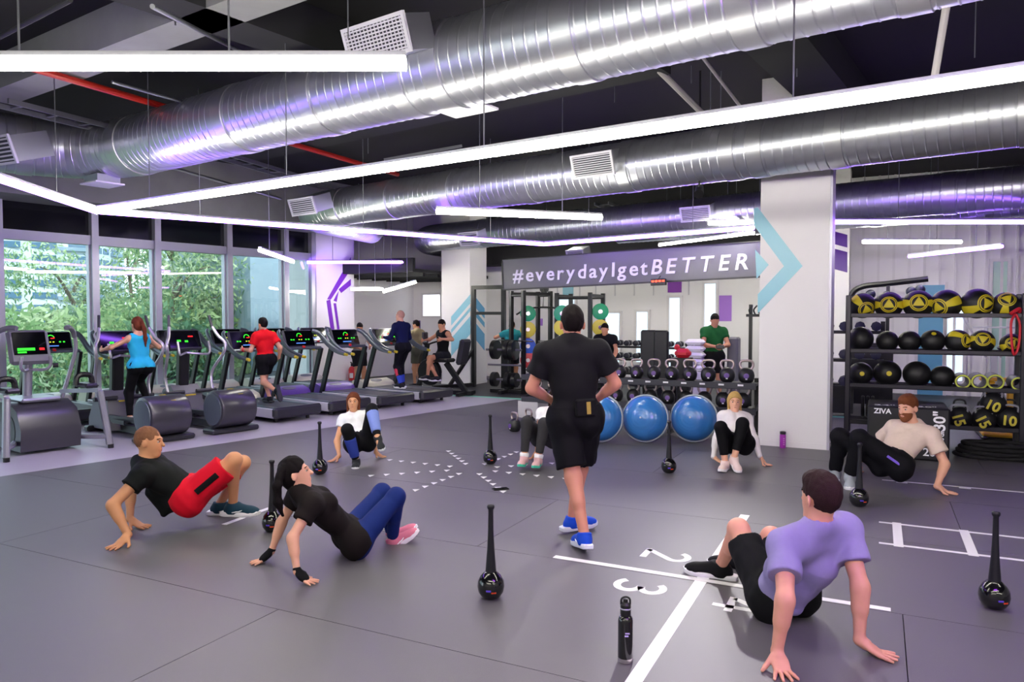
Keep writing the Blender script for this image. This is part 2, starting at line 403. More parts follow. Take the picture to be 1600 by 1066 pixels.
# ================================================================== far wall fittings
def fwall(px0, py0, px1, py1, mtl, name, label, cat, par=None, t=.03, kind=None):
    (a, z1), (b, z0) = ong(px0, py0, FARN), ong(px1, py1, FARN)
    m = MB(); gbox(m, a, b, FARN - t, FARN, z0, z1); o = m.build(name, mtl, par)
    if par is None: tag(o, label, cat, kind=kind)
    return o
M_BANP = mat('banner_purple', '#8a3fae', .6); M_BANL = mat('banner_lilac', '#b07be0', .6); M_DOORB = mat('door_blue', '#63a9cf', .4)
M_LILAC = mat('wall_lilac', '#cfc0e6', .6); M_FROST = mat('frosted_glass', '#cfe0ea', .2, emit=.55); M_LITW = mat('lit_window', '#f4f8ff', .3, emit=1.3); M_GREYW = mat('grey_panel', '#8e8b92', .6)  # frosted and lit panes glow in place of daylight behind them
fwall(1044, 415, 1065, 457, M_BANP, 'wall_banner', 'purple banner under the getBETTER letters', 'banner')
fwall(880, 432, 896, 462, M_BLUE, 'wall_banner', 'pale blue banner beside the squat rack', 'banner')
fwall(1124, 462, 1143, 502, M_BANL, 'wall_banner', 'violet banner behind the person in green', 'banner')
fwall(628, 458, 641, 475, M_BANP, 'wall_banner', 'small purple hanging banner above the person in navy', 'banner')
fwall(552, 460, 570, 492, mat('banner_pink', '#c88ad8', .6), 'wall_banner', 'pink and white banner beside the window pier', 'banner')
fwall(646, 501, 657, 527, M_PURP2, 'wall_poster', 'dark violet poster right of the person in navy', 'poster')
fwall(590, 505, 596, 513, M_PURP2, 'wall_poster', 'tiny violet plaque on the grey wall left of the person in navy', 'poster')
fwall(838, 498, 848, 509, M_BANL, 'wall_poster', 'tiny lilac notice behind the lat pulldown tower', 'poster')
fwall(548, 522, 586, 600, M_GREYW, 'wall_panel', 'grey half height wall panel behind the person in grey', 'panel')
nw = 0
def fwindow(px0, py0, px1, py1, name, label, glass=M_FROST):
    o = bpy.data.objects.new(name, None); COL.objects.link(o); tag(o, label, 'window', kind='structure')
    (a, z1), (b, z0) = ong(px0, py0, FARN), ong(px1, py1, FARN)
    m = MB(); gbox(m, a + .06, b - .06, FARN - .03, FARN, z0 + .06, z1 - .06); m.build('pane', glass, o)
    for q in ((a, a + .06, z0, z1), (b - .06, b, z0, z1), (a + .06, b - .06, z0, z0 + .06), (a + .06, b - .06, z1 - .06, z1)):
        m = MB(); gbox(m, q[0], q[1], FARN - .07, FARN, q[2], q[3]); m.build('frame', M_WHITE, o)
    return o
fwindow(868, 465, 902, 560, 'window_2', 'frosted window panel behind the squat rack')
fwindow(944, 486, 972, 570, 'window_3', 'frosted window panel behind the person in black leaning')
fwindow(992, 484, 1016, 570, 'window_4', 'narrow frosted window left of the purple banner')
fwindow(1043, 462, 1066, 580, 'window_5', 'tall frosted window under the purple banner')
fwindow(1098, 440, 1122, 560, 'window_6', 'tall frosted window left of the person in green')
fwindow(1474, 470, 1508, 600, 'window_7', 'glazed panel behind the yellow medicine balls')
fwindow(1546, 405, 1575, 600, 'window_8', 'greenish glazed door panel at the right edge', mat('frosted_green', '#a9cdc4', .2))
fwindow(563, 460, 585, 496, 'window_10', 'bright daylit window beside the pink banner', M_LITW); fwindow(660, 458, 692, 497, 'window_11', 'bright daylit window above the rider of the leg machine', M_LITW)
fwindow(600, 480, 620, 560, 'window_9', 'pale door panel behind the person in navy', M_WALL)
d = bpy.data.objects.new('door_1', None); COL.objects.link(d); tag(d, 'light blue door behind the shelf of medicine balls', 'door', kind='structure')
(a, z1), (b, z0) = ong(1436, 446, FARN), ong(1472, 640, FARN)
m = MB(); gbox(m, a, b, FARN - .05, FARN, 0, z1); m.build('leaf', M_DOORB, d)
m = MB(); gbox(m, a - .06, a, FARN - .07, FARN, 0, z1 + .06); m.build('jamb', M_WHITE, d)
m = MB(); gbox(m, b, b + .06, FARN - .07, FARN, 0, z1 + .06); m.build('jamb', M_WHITE, d)
m = MB(); gbox(m, b - .12, b - .07, FARN - .10, FARN - .05, 1.0, 1.1); m.build('handle', M_CHROME, d)
# lilac painted panels and vertical ribs on the wall behind the rack
for i in range(11):
    px = 1345 + i * 24; a = ong(px, 500, FARN)[0]
    m = MB(); gbox(m, a, a + .05, FARN - .04, FARN, 0, ZC); m.build('rib', M_WHITE, wf)
for i, px in enumerate((795, 820, 845, 870, 905, 930, 960, 990, 1020, 1075)):
    a = ong(px, 500, FARN)[0]
    m = MB(); gbox(m, a, a + .03, FARN - .02, FARN, 2.2, ZC); m.build('rib', mat('rib_grey', '#d3d1d8', .6), wf)
# ================================================================== ducts
def duct_path(pts, rad=1.0):
    P = [Vector(p) for p in pts]; out = [P[0]]
    for i in range(1, len(P) - 1):
        a, b, c = P[i - 1], P[i], P[i + 1]; u = (a - b).normalized(); v = (c - b).normalized()
        for k in range(7):
            t = k / 6; p0, p2 = b + u * rad, b + v * rad; out.append((1 - t) ** 2 * p0 + 2 * t * (1 - t) * b + t * t * p2)
    return out + [P[-1]]
def resample(P, step):
    out = [P[0]]; acc = 0
    for a, b in zip(P, P[1:]):
        L = (b - a).length; d = step - acc
        while d <= L + 1e-9: out.append(a + (b - a) * (d / L)); d += step
        acc = L - (d - step)
    return out
def duct(label, pts, Rr, bands, rad=.9, step=.11, nseg=36, group=None):
    P = resample(duct_path(pts, rad), step); t = thing('air_duct', label, 'duct')
    path = []; rr = []
    for i in range(len(P) - 1):
        for f, r in ((0, 0), (.03, .004), (.10, .004), (.13, 0), (.18, 0), (.95, 0)):
            path.append(P[i] + (P[i + 1] - P[i]) * f); rr.append(Rr + r)
    MB().tube(path, rr, nseg).build('duct_body', M_GALV, t, 60)
    for bnd in bands:
        i = max(1, min(len(P) - 2, int(bnd / step))); d = (P[i + 1] - P[i]).normalized()
        MB().tube([P[i] - d * .09, P[i] - d * .085, P[i] + d * .085, P[i] + d * .09], [Rr + .003, Rr + .012, Rr + .012, Rr + .003], nseg, True).build('joint_band', M_GALV2, t, 60)
    return t, P
def D3(x, y, z): return (float(x), float(y), z)
ZD = 3.93; RD = .375
b1 = np.array([0, 6.28]); dd1 = np.array([.816, -.578])
q = lambda b, d, t: D3(b[0] + d[0] * t, b[1] + d[1] * t, ZD)
duct('large silver spiral duct crossing the ceiling nearest the camera', [D3(-8.6, 7.9, ZD), q(b1, dd1, -7.0), q(b1, dd1, 6.5)], RD, [1.2, 2.9, 4.6, 6.9, 8.3, 9.5, 10.0, 11.3, 12.6, 13.6])
b2 = np.array([1.39, 10.17]); ZD = 3.707; RD = .3375; dd2 = np.array([.79, -.613])
P2e = np.array(q(b2, dd2, -7.0))
duct('silver spiral duct running behind the long white light bar', [D3(P2e[0] + .9, P2e[1] + 2.6, ZD), tuple(P2e), q(b2, dd2, 9)], RD, [3.9, 5.2, 6.6, 8.2, 9.8, 11.3, 11.6, 12.5, 14.2, 16], 1.0)
b3 = np.array([0, 16.03]); ZD = 3.53; RD = .309; P3e = np.array(q(b3, DD[:2], -2.9))
duct('third silver duct passing behind the big white column', [D3(P3e[0] + .7, P3e[1] + 2.0, ZD), tuple(P3e), q(b3, DD[:2], 14)], RD, [4, 5.6, 8, 10.5, 13, 15.6], 1.0)
b4 = np.array([4.8, 13.6]); ZD = 3.48
duct('farthest silver duct above the ball rack', [q(b4, DD[:2], -3.2), q(b4, DD[:2], 7)], .27, [2, 5, 8])
# ------------------------------------------------------------------ diffusers on the ducts
M_GRL = mat('grille_white', '#dedde6', .45); M_GRD = mat('grille_dark', '#3a3a46', .7)
def grille(px0, py0, px1, py1, Y, ddir, label, depth=.3, n=7, cross=False):
    c = at((px0 + px1) / 2, (py0 + py1) / 2, Y); L = Vector((ddir[0], ddir[1], 0)); nrm = Vector((-L.y, L.x, 0)); nrm = -nrm if nrm.y > 0 else nrm
    w = abs(px1 - px0) / FPX * Y / max(.35, abs(L.x - L.y * (c[0] / Y))); h = abs(py1 - py0) / FPX * Y
    nrm = (nrm + Vector((0, 0, -.35))).normalized(); up = nrm.cross(L); up = -up if up.z < 0 else up
    t = thing('vent_grille', label, 'vent'); F = frame(c, L, up, nrm)
    m = MB(); m.box((0, 0, -depth / 2), (w * .92, h * .9, depth), F); m.build('boot', M_GALV2, t)
    b = .03
    for q in (((0, h / 2 - b / 2, .01), (w, b, .03)), ((0, -h / 2 + b / 2, .01), (w, b, .03)), ((w / 2 - b / 2, 0, .01), (b, h - 2 * b, .03)), ((-w / 2 + b / 2, 0, .01), (b, h - 2 * b, .03))):
        m = MB(); m.box(q[0], q[1], F); m.build('frame', M_GRL, t)
    m = MB(); m.box((0, 0, .002), (w - 2 * b, h - 2 * b, .004), F); m.build('backing', M_GRD, t)
    for i in range(n):
        y = -h / 2 + b + (h - 2 * b) * (i + .5) / n
        m = MB(); m.box((0, y, .012), (w - 2 * b, (h - 2 * b) / n * .42, .012), F); m.build('slat', M_GRL, t)
    if cross:
        for i in range(16):
            x = -w / 2 + b + (w - 2 * b) * (i + .5) / 16
            m = MB(); m.box((x, 0, .016), (.008, h - 2 * b, .008), F); m.build('slat', M_GRL, t)
grille(541, 34, 636, 92, 6.2, dd1, 'square grid vent standing off the nearest duct', .35, 9, True)
grille(-30, 214, 21, 258, 9.2, (.9, -.43), 'slatted vent cut by the left edge of the picture', .5, 6)
grille(894, 239, 958, 276, 9.81, dd2, 'white louvred vent in the middle of the second duct', .25, 9)
grille(454, 309, 492, 336, 12.87, dd2, 'small vent near the bend of the second duct', .4, 7)
grille(1063, 322, 1110, 346, 12.99, DD, 'small vent on the third duct left of the big column', .3, 7)
grille(885, 390, 912, 402, 15.62, DD, 'tiny vent above the mirror lettering', .3, 4)
grille(718, 362, 748, 384, 15.37, DD, 'small vent at the bend of the third duct', .3, 5)
def under_tap(px, py, w, Y, label):
    c = at(px, py, Y); t = thing('duct_outlet', label, 'vent', c, math.atan2(-.578, .816))
    m = MB(); m.box((0, 0, .05), (w, .3, .1)); m.build('collar', M_GALV2, t)
    m = MB(); m.box((0, 0, -.01), (w + .08, .38, .02)); m.build('flange', M_GRL, t)
under_tap(725, 168, .42, 6.75, 'flat outlet flange under the nearest duct near the middle'); under_tap(160, 287, .36, 10.0, 'flat outlet flange under the nearest duct at its far end')
# ================================================================== light bars
ZL = 3.0
def bar(label, pts, mtl, r=.037, z=ZL, rods=True):
    t = thing('light_bar', label, 'light'); P = [Vector(p) for p in pts]
    MB().tube(P, r, 10).build('tube', mtl, t)
    for i in range(len(P) - 1):
        a, b = P[i], P[i + 1]; u = Vector((0, 0, r + .012))
        MB().beam(a + u, b + u, .045, .024).build('housing', M_SIL, t)
        L = (b - a).length; n = max(2, int(L / 2.4) + 1)
        for k in range(n):
            p = a + (b - a) * ((k + .5) / n); MB().cyl(p + u, (p.x, p.y, ZC), .006, n=6).build('wire', M_ROD, t)
    return t
def zp(px, py, z=ZL): return tuple(fl(px, py, z))
V0 = zp(150, 330); vr = np.array(zp(1600, 115)); vv = np.array(V0)
bar('longest white light bar running from the windows over the floor', [V0, tuple(vv + (vr - vv) * 1.25)], M_LW)
bar('white light bar at the top left under the nearest duct', [zp(634, 100), (-4.2, zp(634, 100)[1], ZL)], M_LW)
bar('short white light bar above the hashtag lettering', [zp(682, 330), zp(940, 340)], M_LW)
l0 = np.array(zp(0, 280)); bar('violet light bar going to the left edge of the picture', [V0, tuple(vv + (l0 - vv) * 1.9)], M_LP)
bar('long violet light bar zigzagging towards the big column', [zp(156, 331), zp(850, 382), zp(1178, 356)], M_LP, .03)
bar('violet light bar right of the big column', [zp(1298, 347), zp(1720, 347)], M_LP, .03)
bar('violet light bar before the pier with purple arrow', [zp(480, 410, 2.95), zp(640, 410, 2.95)], M_LP, .03)
bar('slanted white light bar near the last window', [zp(406, 391, 2.7), zp(458, 409, 2.7)], M_LW, .03)
bar('slanted white light bar far behind the treadmills', [at(600, 456, 17.5), at(649, 441, 16.5)], M_LW, .03)
bar('white light bar far away beside the window pier', [at(549, 452, 17.), at(598, 452, 17.5)], M_LW, .03)
bar('white light bar above the yellow medicine balls', [zp(1348, 378), zp(1502, 378)], M_LW, .03)
bar('slanted violet light bar above the yellow medicine balls', [zp(1420, 401, 2.75), zp(1566, 385, 2.75)], M_LP, .025)
bar('white light bar behind the hashtag lettering', [zp(1030, 383, 3.1), zp(1178, 364, 3.1)], M_LW, .025)
# fill bars added behind the camera and over the far hall for brightness
for i, (a, b) in enumerate((((-6, -1.5), (0, -3)), ((1.5, -1.5), (7, -4)), ((-2, 1.0), (3.2, .4)), ((3.4, 12.8), (6.8, 12.4)), ((2.5, 15.2), (5, 14.2)), ((-1.2, 17.1), (1.4, 16.0)))):
    bar(['added white fill bar behind the camera on the left', 'added white fill bar behind the camera on the right', 'added white fill bar straight above the camera', 'added white fill bar over the space behind the ball rack', 'added white fill bar over the free weights', 'added white fill bar hidden above the squat racks'][i], [(a[0], a[1], ZL + (.5 if i == 5 else .3 if i > 2 else 0)), (b[0], b[1], ZL + (.5 if i == 5 else .3 if i > 2 else 0))], M_LW)
for i, (a, b) in enumerate((((1.0, 2.0), (2.6, 1.7)),)):
    bar('violet light bar above the camera on the right', [(a[0], a[1], 2.65), (b[0], b[1], 2.65)], emat('violet_light_strong', '#b040ff', 62), .04)
# ================================================================== ceiling beams, pipes, trays
def cbeam(a, b, w, z0, mtl, label, z1=ZC):
    m = MB(); m.beam((a[0], a[1], (z0 + z1) / 2), (b[0], b[1], (z0 + z1) / 2), w, z1 - z0); o = m.build('ceiling_beam', mtl); tag(o, label, 'beam', kind='structure')
cbeam((-.6, 5.3), (-6.4, 9.2), .38, 4.35, M_CONC, 'pale concrete ceiling beam left of the nearest duct')
cbeam((-5.5, 3.0), (-1.2, 8.8), .5, 4.35, M_BEAM, 'dark cross beam at the top left')
cbeam((-4.6, 12.6), (1.6, 8.0), .5, 4.35, M_BEAM, 'dark ceiling beam between the two ducts')
cbeam((1.8, 6.2), (5.6, 11.6), .6, 4.35, M_BEAM, 'dark cross beam over the long light bar')
cbeam((1.0, 14.2), (9.5, 7.9), .5, 4.35, M_BEAM, 'dark ceiling beam behind the second duct')
def pipe(a, b, r, mtl, label, cat='pipe'):
    m = MB(); m.cyl(a, b, r, n=10); o = m.build('ceiling_pipe', mtl); tag(o, label, cat)
pa, pb = np.array(zp(165, 140, 4.3)), np.array(zp(560, 255, 4.3))
pipe(tuple(pa - (pb - pa) * .6), tuple(pb + (pb - pa) * .25), .04, M_RED, 'red sprinkler pipe crossing behind the nearest duct')
M_PW = mat('white_pipe', '#b9b7b2', .5)
pipe(at(1018, 98, 8.0), at(1108, 188, 9.2), .035, M_PW, 'pale sloping pipe above the middle of the long light bar')
pipe(at(1092, 82, 8.4), at(1164, 176, 9.6), .02, M_PW, 'thin sloping conduit right of the pale sloping pipe')
pipe(at(1482, -10, 5.5), at(1459, 128, 6.0), .028, M_PW, 'pale pipe dropping near the top right corner')
pipe(at(238, 10, 5.6), at(390, 88, 8.6), .02, M_ROD, 'thin silver conduit under the dark cross beam')
pipe(at(0, 58, 6.0), at(110, 0, 5.0), .018, M_BEAM, 'dark conduit in the top left corner')
pipe(zp(330, 172, 4.2), zp(175, 128, 4.2), .018, M_ROD, 'thin silver conduit next to the red pipe')
pipe(zp(268, 262, 4.2), zp(478, 322, 4.2), .03, M_ROD, 'silver conduit between the nearest duct and the long light bar')
def tray(a, b, w, label):
    t = thing('cable_tray', label, 'cable tray'); a, b = Vector(a), Vector(b); d = (b - a).normalized(); sd = Vector((-d.y, d.x, 0)).normalized() * w / 2
    for s in (-1, 1): MB().beam(a + sd * s, b + sd * s, .03, .06).build('rail', M_ROD, t)
    n = int((b - a).length / .35)
    for i in range(n):
        p = a + (b - a) * ((i + .5) / n); MB().beam(p - sd, p + sd, .03, .015).build('rung', M_ROD, t)
tray(zp(0, 160, 4.15), zp(160, 200, 4.15), .3, 'silver cable tray above the left end of the nearest duct')
tray(zp(330, 238, 4.15), zp(610, 322, 4.15), .3, 'silver cable tray behind the long light bar')
tray(zp(940, 318, 4.0), zp(1010, 345, 4.0), .3, 'short cable tray behind the second duct')
uni = MB(); uni.beam(at(600, 250, 11.5), at(722, 228, 11.5), .04, .04); o = uni.build('strut_bracket', M_ROD); tag(o, 'thin strut bracket hanging above the long light bar', 'bracket')
ROD_AT = ['top left corner above the white bar', 'dark cross beam at the top left', 'square grid vent', 'red pipe behind the nearest duct', 'nearest duct, just right of the red pipe', 'middle of the second duct', 'sloping pipes, left one of a close pair', 'sloping pipes, right one of a close pair', 'big column, above the long light bar', 'top right corner beside the pale pipe', 'pale sloping pipe', 'strut bracket above the long light bar']
for i, (px, py, Y, zl) in enumerate(((30, 88, 5.2, .008), (274, 40, 6.6, .008), (544, 60, 6.1, .006), (640, 140, 8.5, .006), (700, 130, 9.0, .006), (960, 160, 9.5, .006), (1110, 170, 9.3, .007), (1126, 170, 9.3, .007), (1245, 120, 8.0, .006), (1523, 90, 6.5, .006), (1080, 130, 9.1, .006), (575, 240, 11.5, .006))):
    p = at(px, py, Y); m = MB(); m.cyl(tuple(p), (p[0], p[1], ZC), zl, n=6); o = m.build('hanger_rod', M_ROD)
    tag(o, 'thin ceiling hanger rod by the ' + ROD_AT[i], 'rod', 'ceiling hanger rods')
M_SOF = mat('dark_soffit', '#1a1a1d', .8)
o = MB()
for n0_, n1_, z0_, z1_ in ((14.4, FARN, 2.72, 2.80), (14.4, 14.5, 2.80, 3.05)):
    o.prism(clip_poly([tuple(Gp(a, b)[:2]) for a, b in ((-16, n0_), (-9.75, n0_), (-9.75, n1_), (-16, n1_))], wy[:2], WALLN + .95), z0_, z1_)
o = o.build('ceiling_soffit', M_SOF); tag(o, 'dark dropped ceiling over the far corner behind the treadmills', 'ceiling', kind='structure')
for i in range(5):
    m = MB(); gbox(m, -12.3, -9.8, 14.9 + i * .65, 15.0 + i * .65, 2.64, 2.72); m.build('duct_rib', M_BEAM, o)
o = MB(); gbox(o, -9.75, -1.36, 17.3, FARN, 3.05, ZC); o = o.build('ceiling_bulkhead', M_SOF); tag(o, 'dark bulkhead above the far wall behind the lettering', 'ceiling', kind='structure')
# ================================================================== mirror panel with lettering
SG = thing('mirror_sign', 'long mirrored glass panel with white lettering above the kettlebells', 'sign')
A_, B_ = at(786, 406, 15.2), at(1182, 380, 12.9); A0, B0 = at(786, 453, 15.2), at(1182, 433, 12.9)
sx = Vector(B0 - A0); SL = sx.length; sx.normalize(); sup = Vector(A_ - A0); SH = sup.length; sup.normalize(); sn = sx.cross(sup).normalized(); sup = sn.cross(sx)
SF = frame(A0, sx, sup, sn)
M_MIRR = bpy.data.materials.new('mirror_film'); M_MIRR.use_nodes = True
_t = M_MIRR.node_tree; _t.nodes.remove(_t.nodes['Principled BSDF']); _a = _t.nodes.new('ShaderNodeBsdfTransparent'); _d = _t.nodes.new('ShaderNodeBsdfDiffuse'); _g = _t.nodes.new('ShaderNodeBsdfGlossy'); _x = _t.nodes.new('ShaderNodeMixShader'); _y = _t.nodes.new('ShaderNodeMixShader')
_d.inputs[0].default_value = srgb('#5a5a64'); _g.inputs['Roughness'].default_value = .3; _a.inputs[0].default_value = srgb('#c4c4cc'); _x.inputs[0].default_value = .8; _y.inputs[0].default_value = .06
_t.links.new(_a.outputs[0], _x.inputs[1]); _t.links.new(_d.outputs[0], _x.inputs[2]); _t.links.new(_x.outputs[0], _y.inputs[1]); _t.links.new(_g.outputs[0], _y.inputs[2]); _t.links.new(_y.outputs[0], _t.nodes['Material Output'].inputs[0])
m = MB(); m.box((SL / 2 + .1, SH / 2, -.01), (SL + .2, SH, .012), SF); m.build('glass_panel', M_MIRR, SG)
for c, dm in (((SL / 2 + .1, 0, 0), (SL + .2, .03, .03)), ((SL / 2 + .1, SH, 0), (SL + .2, .02, .03)), ((0, SH / 2, 0), (.03, SH - .04, .03))):
    m = MB(); m.box(c, dm, SF); m.build('frame', M_BLK, SG)
def text_obj(s, size, mtl, M, name, parent, italic=0., ext=.004, bold=0.):
    cu = bpy.data.curves.new(name, 'FONT'); cu.body = s; cu.size = size; cu.extrude = ext; cu.shear = italic; cu.offset = bold; cu.resolution_u = 3
    cu.materials.append(mtl); o = bpy.data.objects.new(name, cu); COL.objects.link(o)
    dg = bpy.context.evaluated_depsgraph_get(); me = bpy.data.meshes.new_from_object(o.evaluated_get(dg)); bpy.data.objects.remove(o)
    vs = [v.co.copy() for v in me.vertices]
    me.transform(M); o = link(name, me, parent); return o, (max(v.x for v in vs) if vs else 0)
M_LET = mat('white_letters', '#f7f7fb', .4)
cs_ = SH * .62; x = SL * .048
for part, tgt in (('#everydayIget', .555 * SL), ('BETTER', .985 * SL)):
    for ch in part:
        up_ = part == 'BETTER'
        o, wd = text_obj(ch, cs_ * (1.02 if up_ else 1.0), M_LET, SF @ TR((x, SH * .24, .006)), 'letter', SG, .2 if up_ else .06, .012, .006)
        x += wd + (.045 if ch != 'I' else .05)
    SGX = x
# scoreboard clock on the mirror
ck = thing('led_clock', 'small black clock with red digits below the mirrored sign', 'clock')
CF = frame(at(1029, 441, 13.5), sx, (0, 0, 1), sn)
m = MB(); m.box((0, 0, 0), (.29, .12, .06), CF, .01); m.build('case', M_BLK, ck)
for i in range(4):
    m = MB(); m.box((-.10 + i * .065, .018, .033), (.042, .03, .004), CF); m.build('digit', emat('red_led', '#ff3020', 6), ck)
m = MB(); m.cyl(CF @ Vector((0, .06, 0)), CF @ Vector((0, .12, -.12)), .008, n=6); m.build('bracket', M_BLK, ck)
# ================================================================== outside the windows
M_FAC = mat('facade_white', '#bcc5d0', .7); M_FACW = mat('facade_window', '#42637f', .25); M_FACB = mat('facade_balcony', '#73879a', .6); M_SLATE = mat('slate_facade', '#8e9fae', .6, var=.1, vscale=.5)
M_GRD = mat('outside_ground', '#5c6f4a', .95)
o = MB(); o.prism([tuple(Wp(s, n)[:2]) for s, n in ((-260, 17.5), (260, 17.5), (260, 420), (-260, 420))], -7.4, -7.0); o = o.build('outside_ground', M_GRD); tag(o, 'green ground outside far below the windows', 'ground', kind='structure')
def apartment(label, pxs, Y, ztop, cols, fl_h, wz, wpx, depth=14):
    a, b = at(pxs[0], 500, Y), at(pxs[1], 500, Y + 14); d = Vector((b[0] - a[0], b[1] - a[1], 0)); L = d.length; d.normalize(); nr = Vector((d.y, -d.x, 0))
    t = thing('apartment_block', label, 'building', (a[0], a[1], -7)); F = frame((0, 0, 0), d, (0, 0, 1), nr)
    m = MB(); m.box((L / 2, (ztop + 7) / 2, -depth / 2), (L, ztop + 7, depth), F); m.build('wall', M_FAC, t)
    nf = int((ztop + 7 - 1) / fl_h)
    pan = MB().box((0, 0, .05), (1, 1, .12), frame((0, 0, 0), d, (0, 0, 1), nr)).mesh('window', M_FACW)
    slab = MB()
    for i in range(nf):
        for (u, w) in cols:
            z = (i + .5) * fl_h
            if z < 3: continue
            o = link('window', pan, t); p = F @ Vector((u * L, z, 0)); o.location = p; o.scale = (1, 1, 1)
            m = None
            o.matrix_local = Matrix.Translation(p) @ Matrix(((d.x * w * d.x + (1 - d.x * d.x), d.x * d.y * (w - 1), 0, 0), (d.x * d.y * (w - 1), d.y * d.y * w + (1 - d.y * d.y), 0, 0), (0, 0, wz, 0), (0, 0, 0, 1)))
        m = MB(); m.box((cols[-1][0] * L, i * fl_h + .9, .5), (cols[-1][1] * 1.25, .9, 1.0), F); m.build('balcony', M_FACB, t)
apartment('white apartment tower seen through the leftmost window', (-40, 148), 170, 34, [(.30, 5.), (.52, 3.5), (.62, 3.5), (.86, 7.)], 3.0, 1.5, None)
apartment('white apartment tower seen through the second window', (150, 196), 190, 34, [(.12, 3.), (.36, 2.6), (.70, 4.2)], 3.0, 1.5, None)
apartment('hazy apartment tower behind the trees of the third window', (255, 345), 260, 46, [(.2, 6.), (.5, 6.), (.8, 7.)], 3.2, 1.6, None)
o = MB(); o.prism([tuple(Wp(s, n)[:2]) for s, n in ((12.6, 19.5), (30, 19.5), (30, 24), (12.6, 24))], -7, 9); o = o.build('neighbour_building', M_SLATE); tag(o, 'plain slate blue building close outside the fourth window', 'building')
def leafmat(n, h):
    m = bpy.data.materials.new('leaf_' + n); m.use_nodes = True; nt = m.node_tree; nt.nodes.remove(nt.nodes['Principled BSDF'])
    a = nt.nodes.new('ShaderNodeBsdfDiffuse'); b = nt.nodes.new('ShaderNodeBsdfTranslucent'); x = nt.nodes.new('ShaderNodeMixShader'); x.inputs[0].default_value = .45
    a.inputs[0].default_value = srgb(h); b.inputs[0].default_value = srgb(h); nt.links.new(a.outputs[0], x.inputs[1]); nt.links.new(b.outputs[0], x.inputs[2]); nt.links.new(x.outputs[0], nt.nodes['Material Output'].inputs[0]); return m
M_LF = [leafmat(n, h) for n, h in (('a', '#a9bd8c'), ('b', '#84a272'), ('c', '#c2cfaa'), ('d', '#6f9070'))]
M_BARK = mat('bark', '#6f6557', .9, bump=.3, bscale=20)
def tree(label, base, ztop, rx, seed, cols, n=2600, leaf=.30):
    rg = random.Random(seed); npr = np.random.RandomState(seed)
    t = thing('tree', label, 'tree', (base[0], base[1], -7.0), 0, 'trees outside the windows')
    H_ = ztop + 7
    tr = [Vector((rg.uniform(-.3, .3) * k, rg.uniform(-.3, .3) * k, H_ * .8 * k)) for k in (0, .25, .5, .75, 1)]
    MB().tube(bez(tr, 4), [.22 - .19 * i / 16 for i in range(17)], 8).build('trunk', M_BARK, t)
    cents = []
    for i in range(11):
        a = rg.uniform(0, 6.28); z = H_ * rg.uniform(.42, .98); rr = rx * rg.uniform(.25, .95) * (1.1 - .5 * z / H_)
        c = Vector((math.cos(a) * rr, math.sin(a) * rr, z)); cents.append((c, rg.uniform(.8, 1.5)))
        s0 = Vector((0, 0, max(H_ * .3, z - rr * .8)))
        MB().tube(bez([s0, (s0 + c) / 2 + Vector((0, 0, .3)), c], 3), [.07, .06, .05, .04, .03, .02, .015], 6).build('branch', M_BARK, t)
    per = n // len(cents)
    for ci, mt in enumerate(cols):
        V = []; Fc = []
        for c, rad in cents:
            for j in range(per // len(cols)):
                v = npr.normal(size=3); v /= np.linalg.norm(v); v *= rad * npr.uniform(.15, 1) ** .5; v[2] *= .7
                p = np.array(c) + v
                d = npr.normal(size=3); d[2] -= .9; d /= np.linalg.norm(d); u = np.cross(d, npr.normal(size=3)); u /= np.linalg.norm(u)
                L = leaf * npr.uniform(.6, 1.2); w = L * .16
                k = len(V); V += [tuple(p), tuple(p + d * L * .5 + u * w), tuple(p + d * L), tuple(p + d * L * .5 - u * w)]; Fc.append((k, k + 1, k + 2, k + 3))
        me = bpy.data.meshes.new('foliage'); me.from_pydata(V, [], Fc); me.materials.append(mt); o = link('foliage', me, t); o['kind'] = 'stuff'
TS = [((20, 600, 21), 1.9, 2.2), ((75, 600, 19), 2.0, 2.2), ((118, 600, 24), 3.6, 2.4), ((165, 600, 20), 2.4, 2.2), ((205, 600, 23), 6.2, 2.4), ((235, 600, 27), 6.6, 2.6), ((272, 600, 21.5), 4.4, 2.3), ((300, 600, 26), 6.0, 2.5), ((335, 600, 23.5), 4.6, 2.0), ((-60, 600, 22), 4, 2.5)]
TL = ['bushy green tree behind the leftmost pane', 'low bright tree behind the first treadmill console', 'tall tree at the right of the leftmost pane', 'tree behind the person in turquoise', 'tall feathery tree in the second window', 'tall tree between the second and third windows', 'bright tree behind the empty cross trainer', 'tallest leafy tree in the third window', 'tree at the right side of the third window', 'tree cut off by the left edge outside']
for i, ((px, py, Y), zt, rx) in enumerate(TS):
    tree(TL[i], at(px, py, Y), zt, rx, 10 + i, [M_LF[i % 4], M_LF[(i + 1) % 4], M_LF[(i + 2) % 4]], 6400, .20)
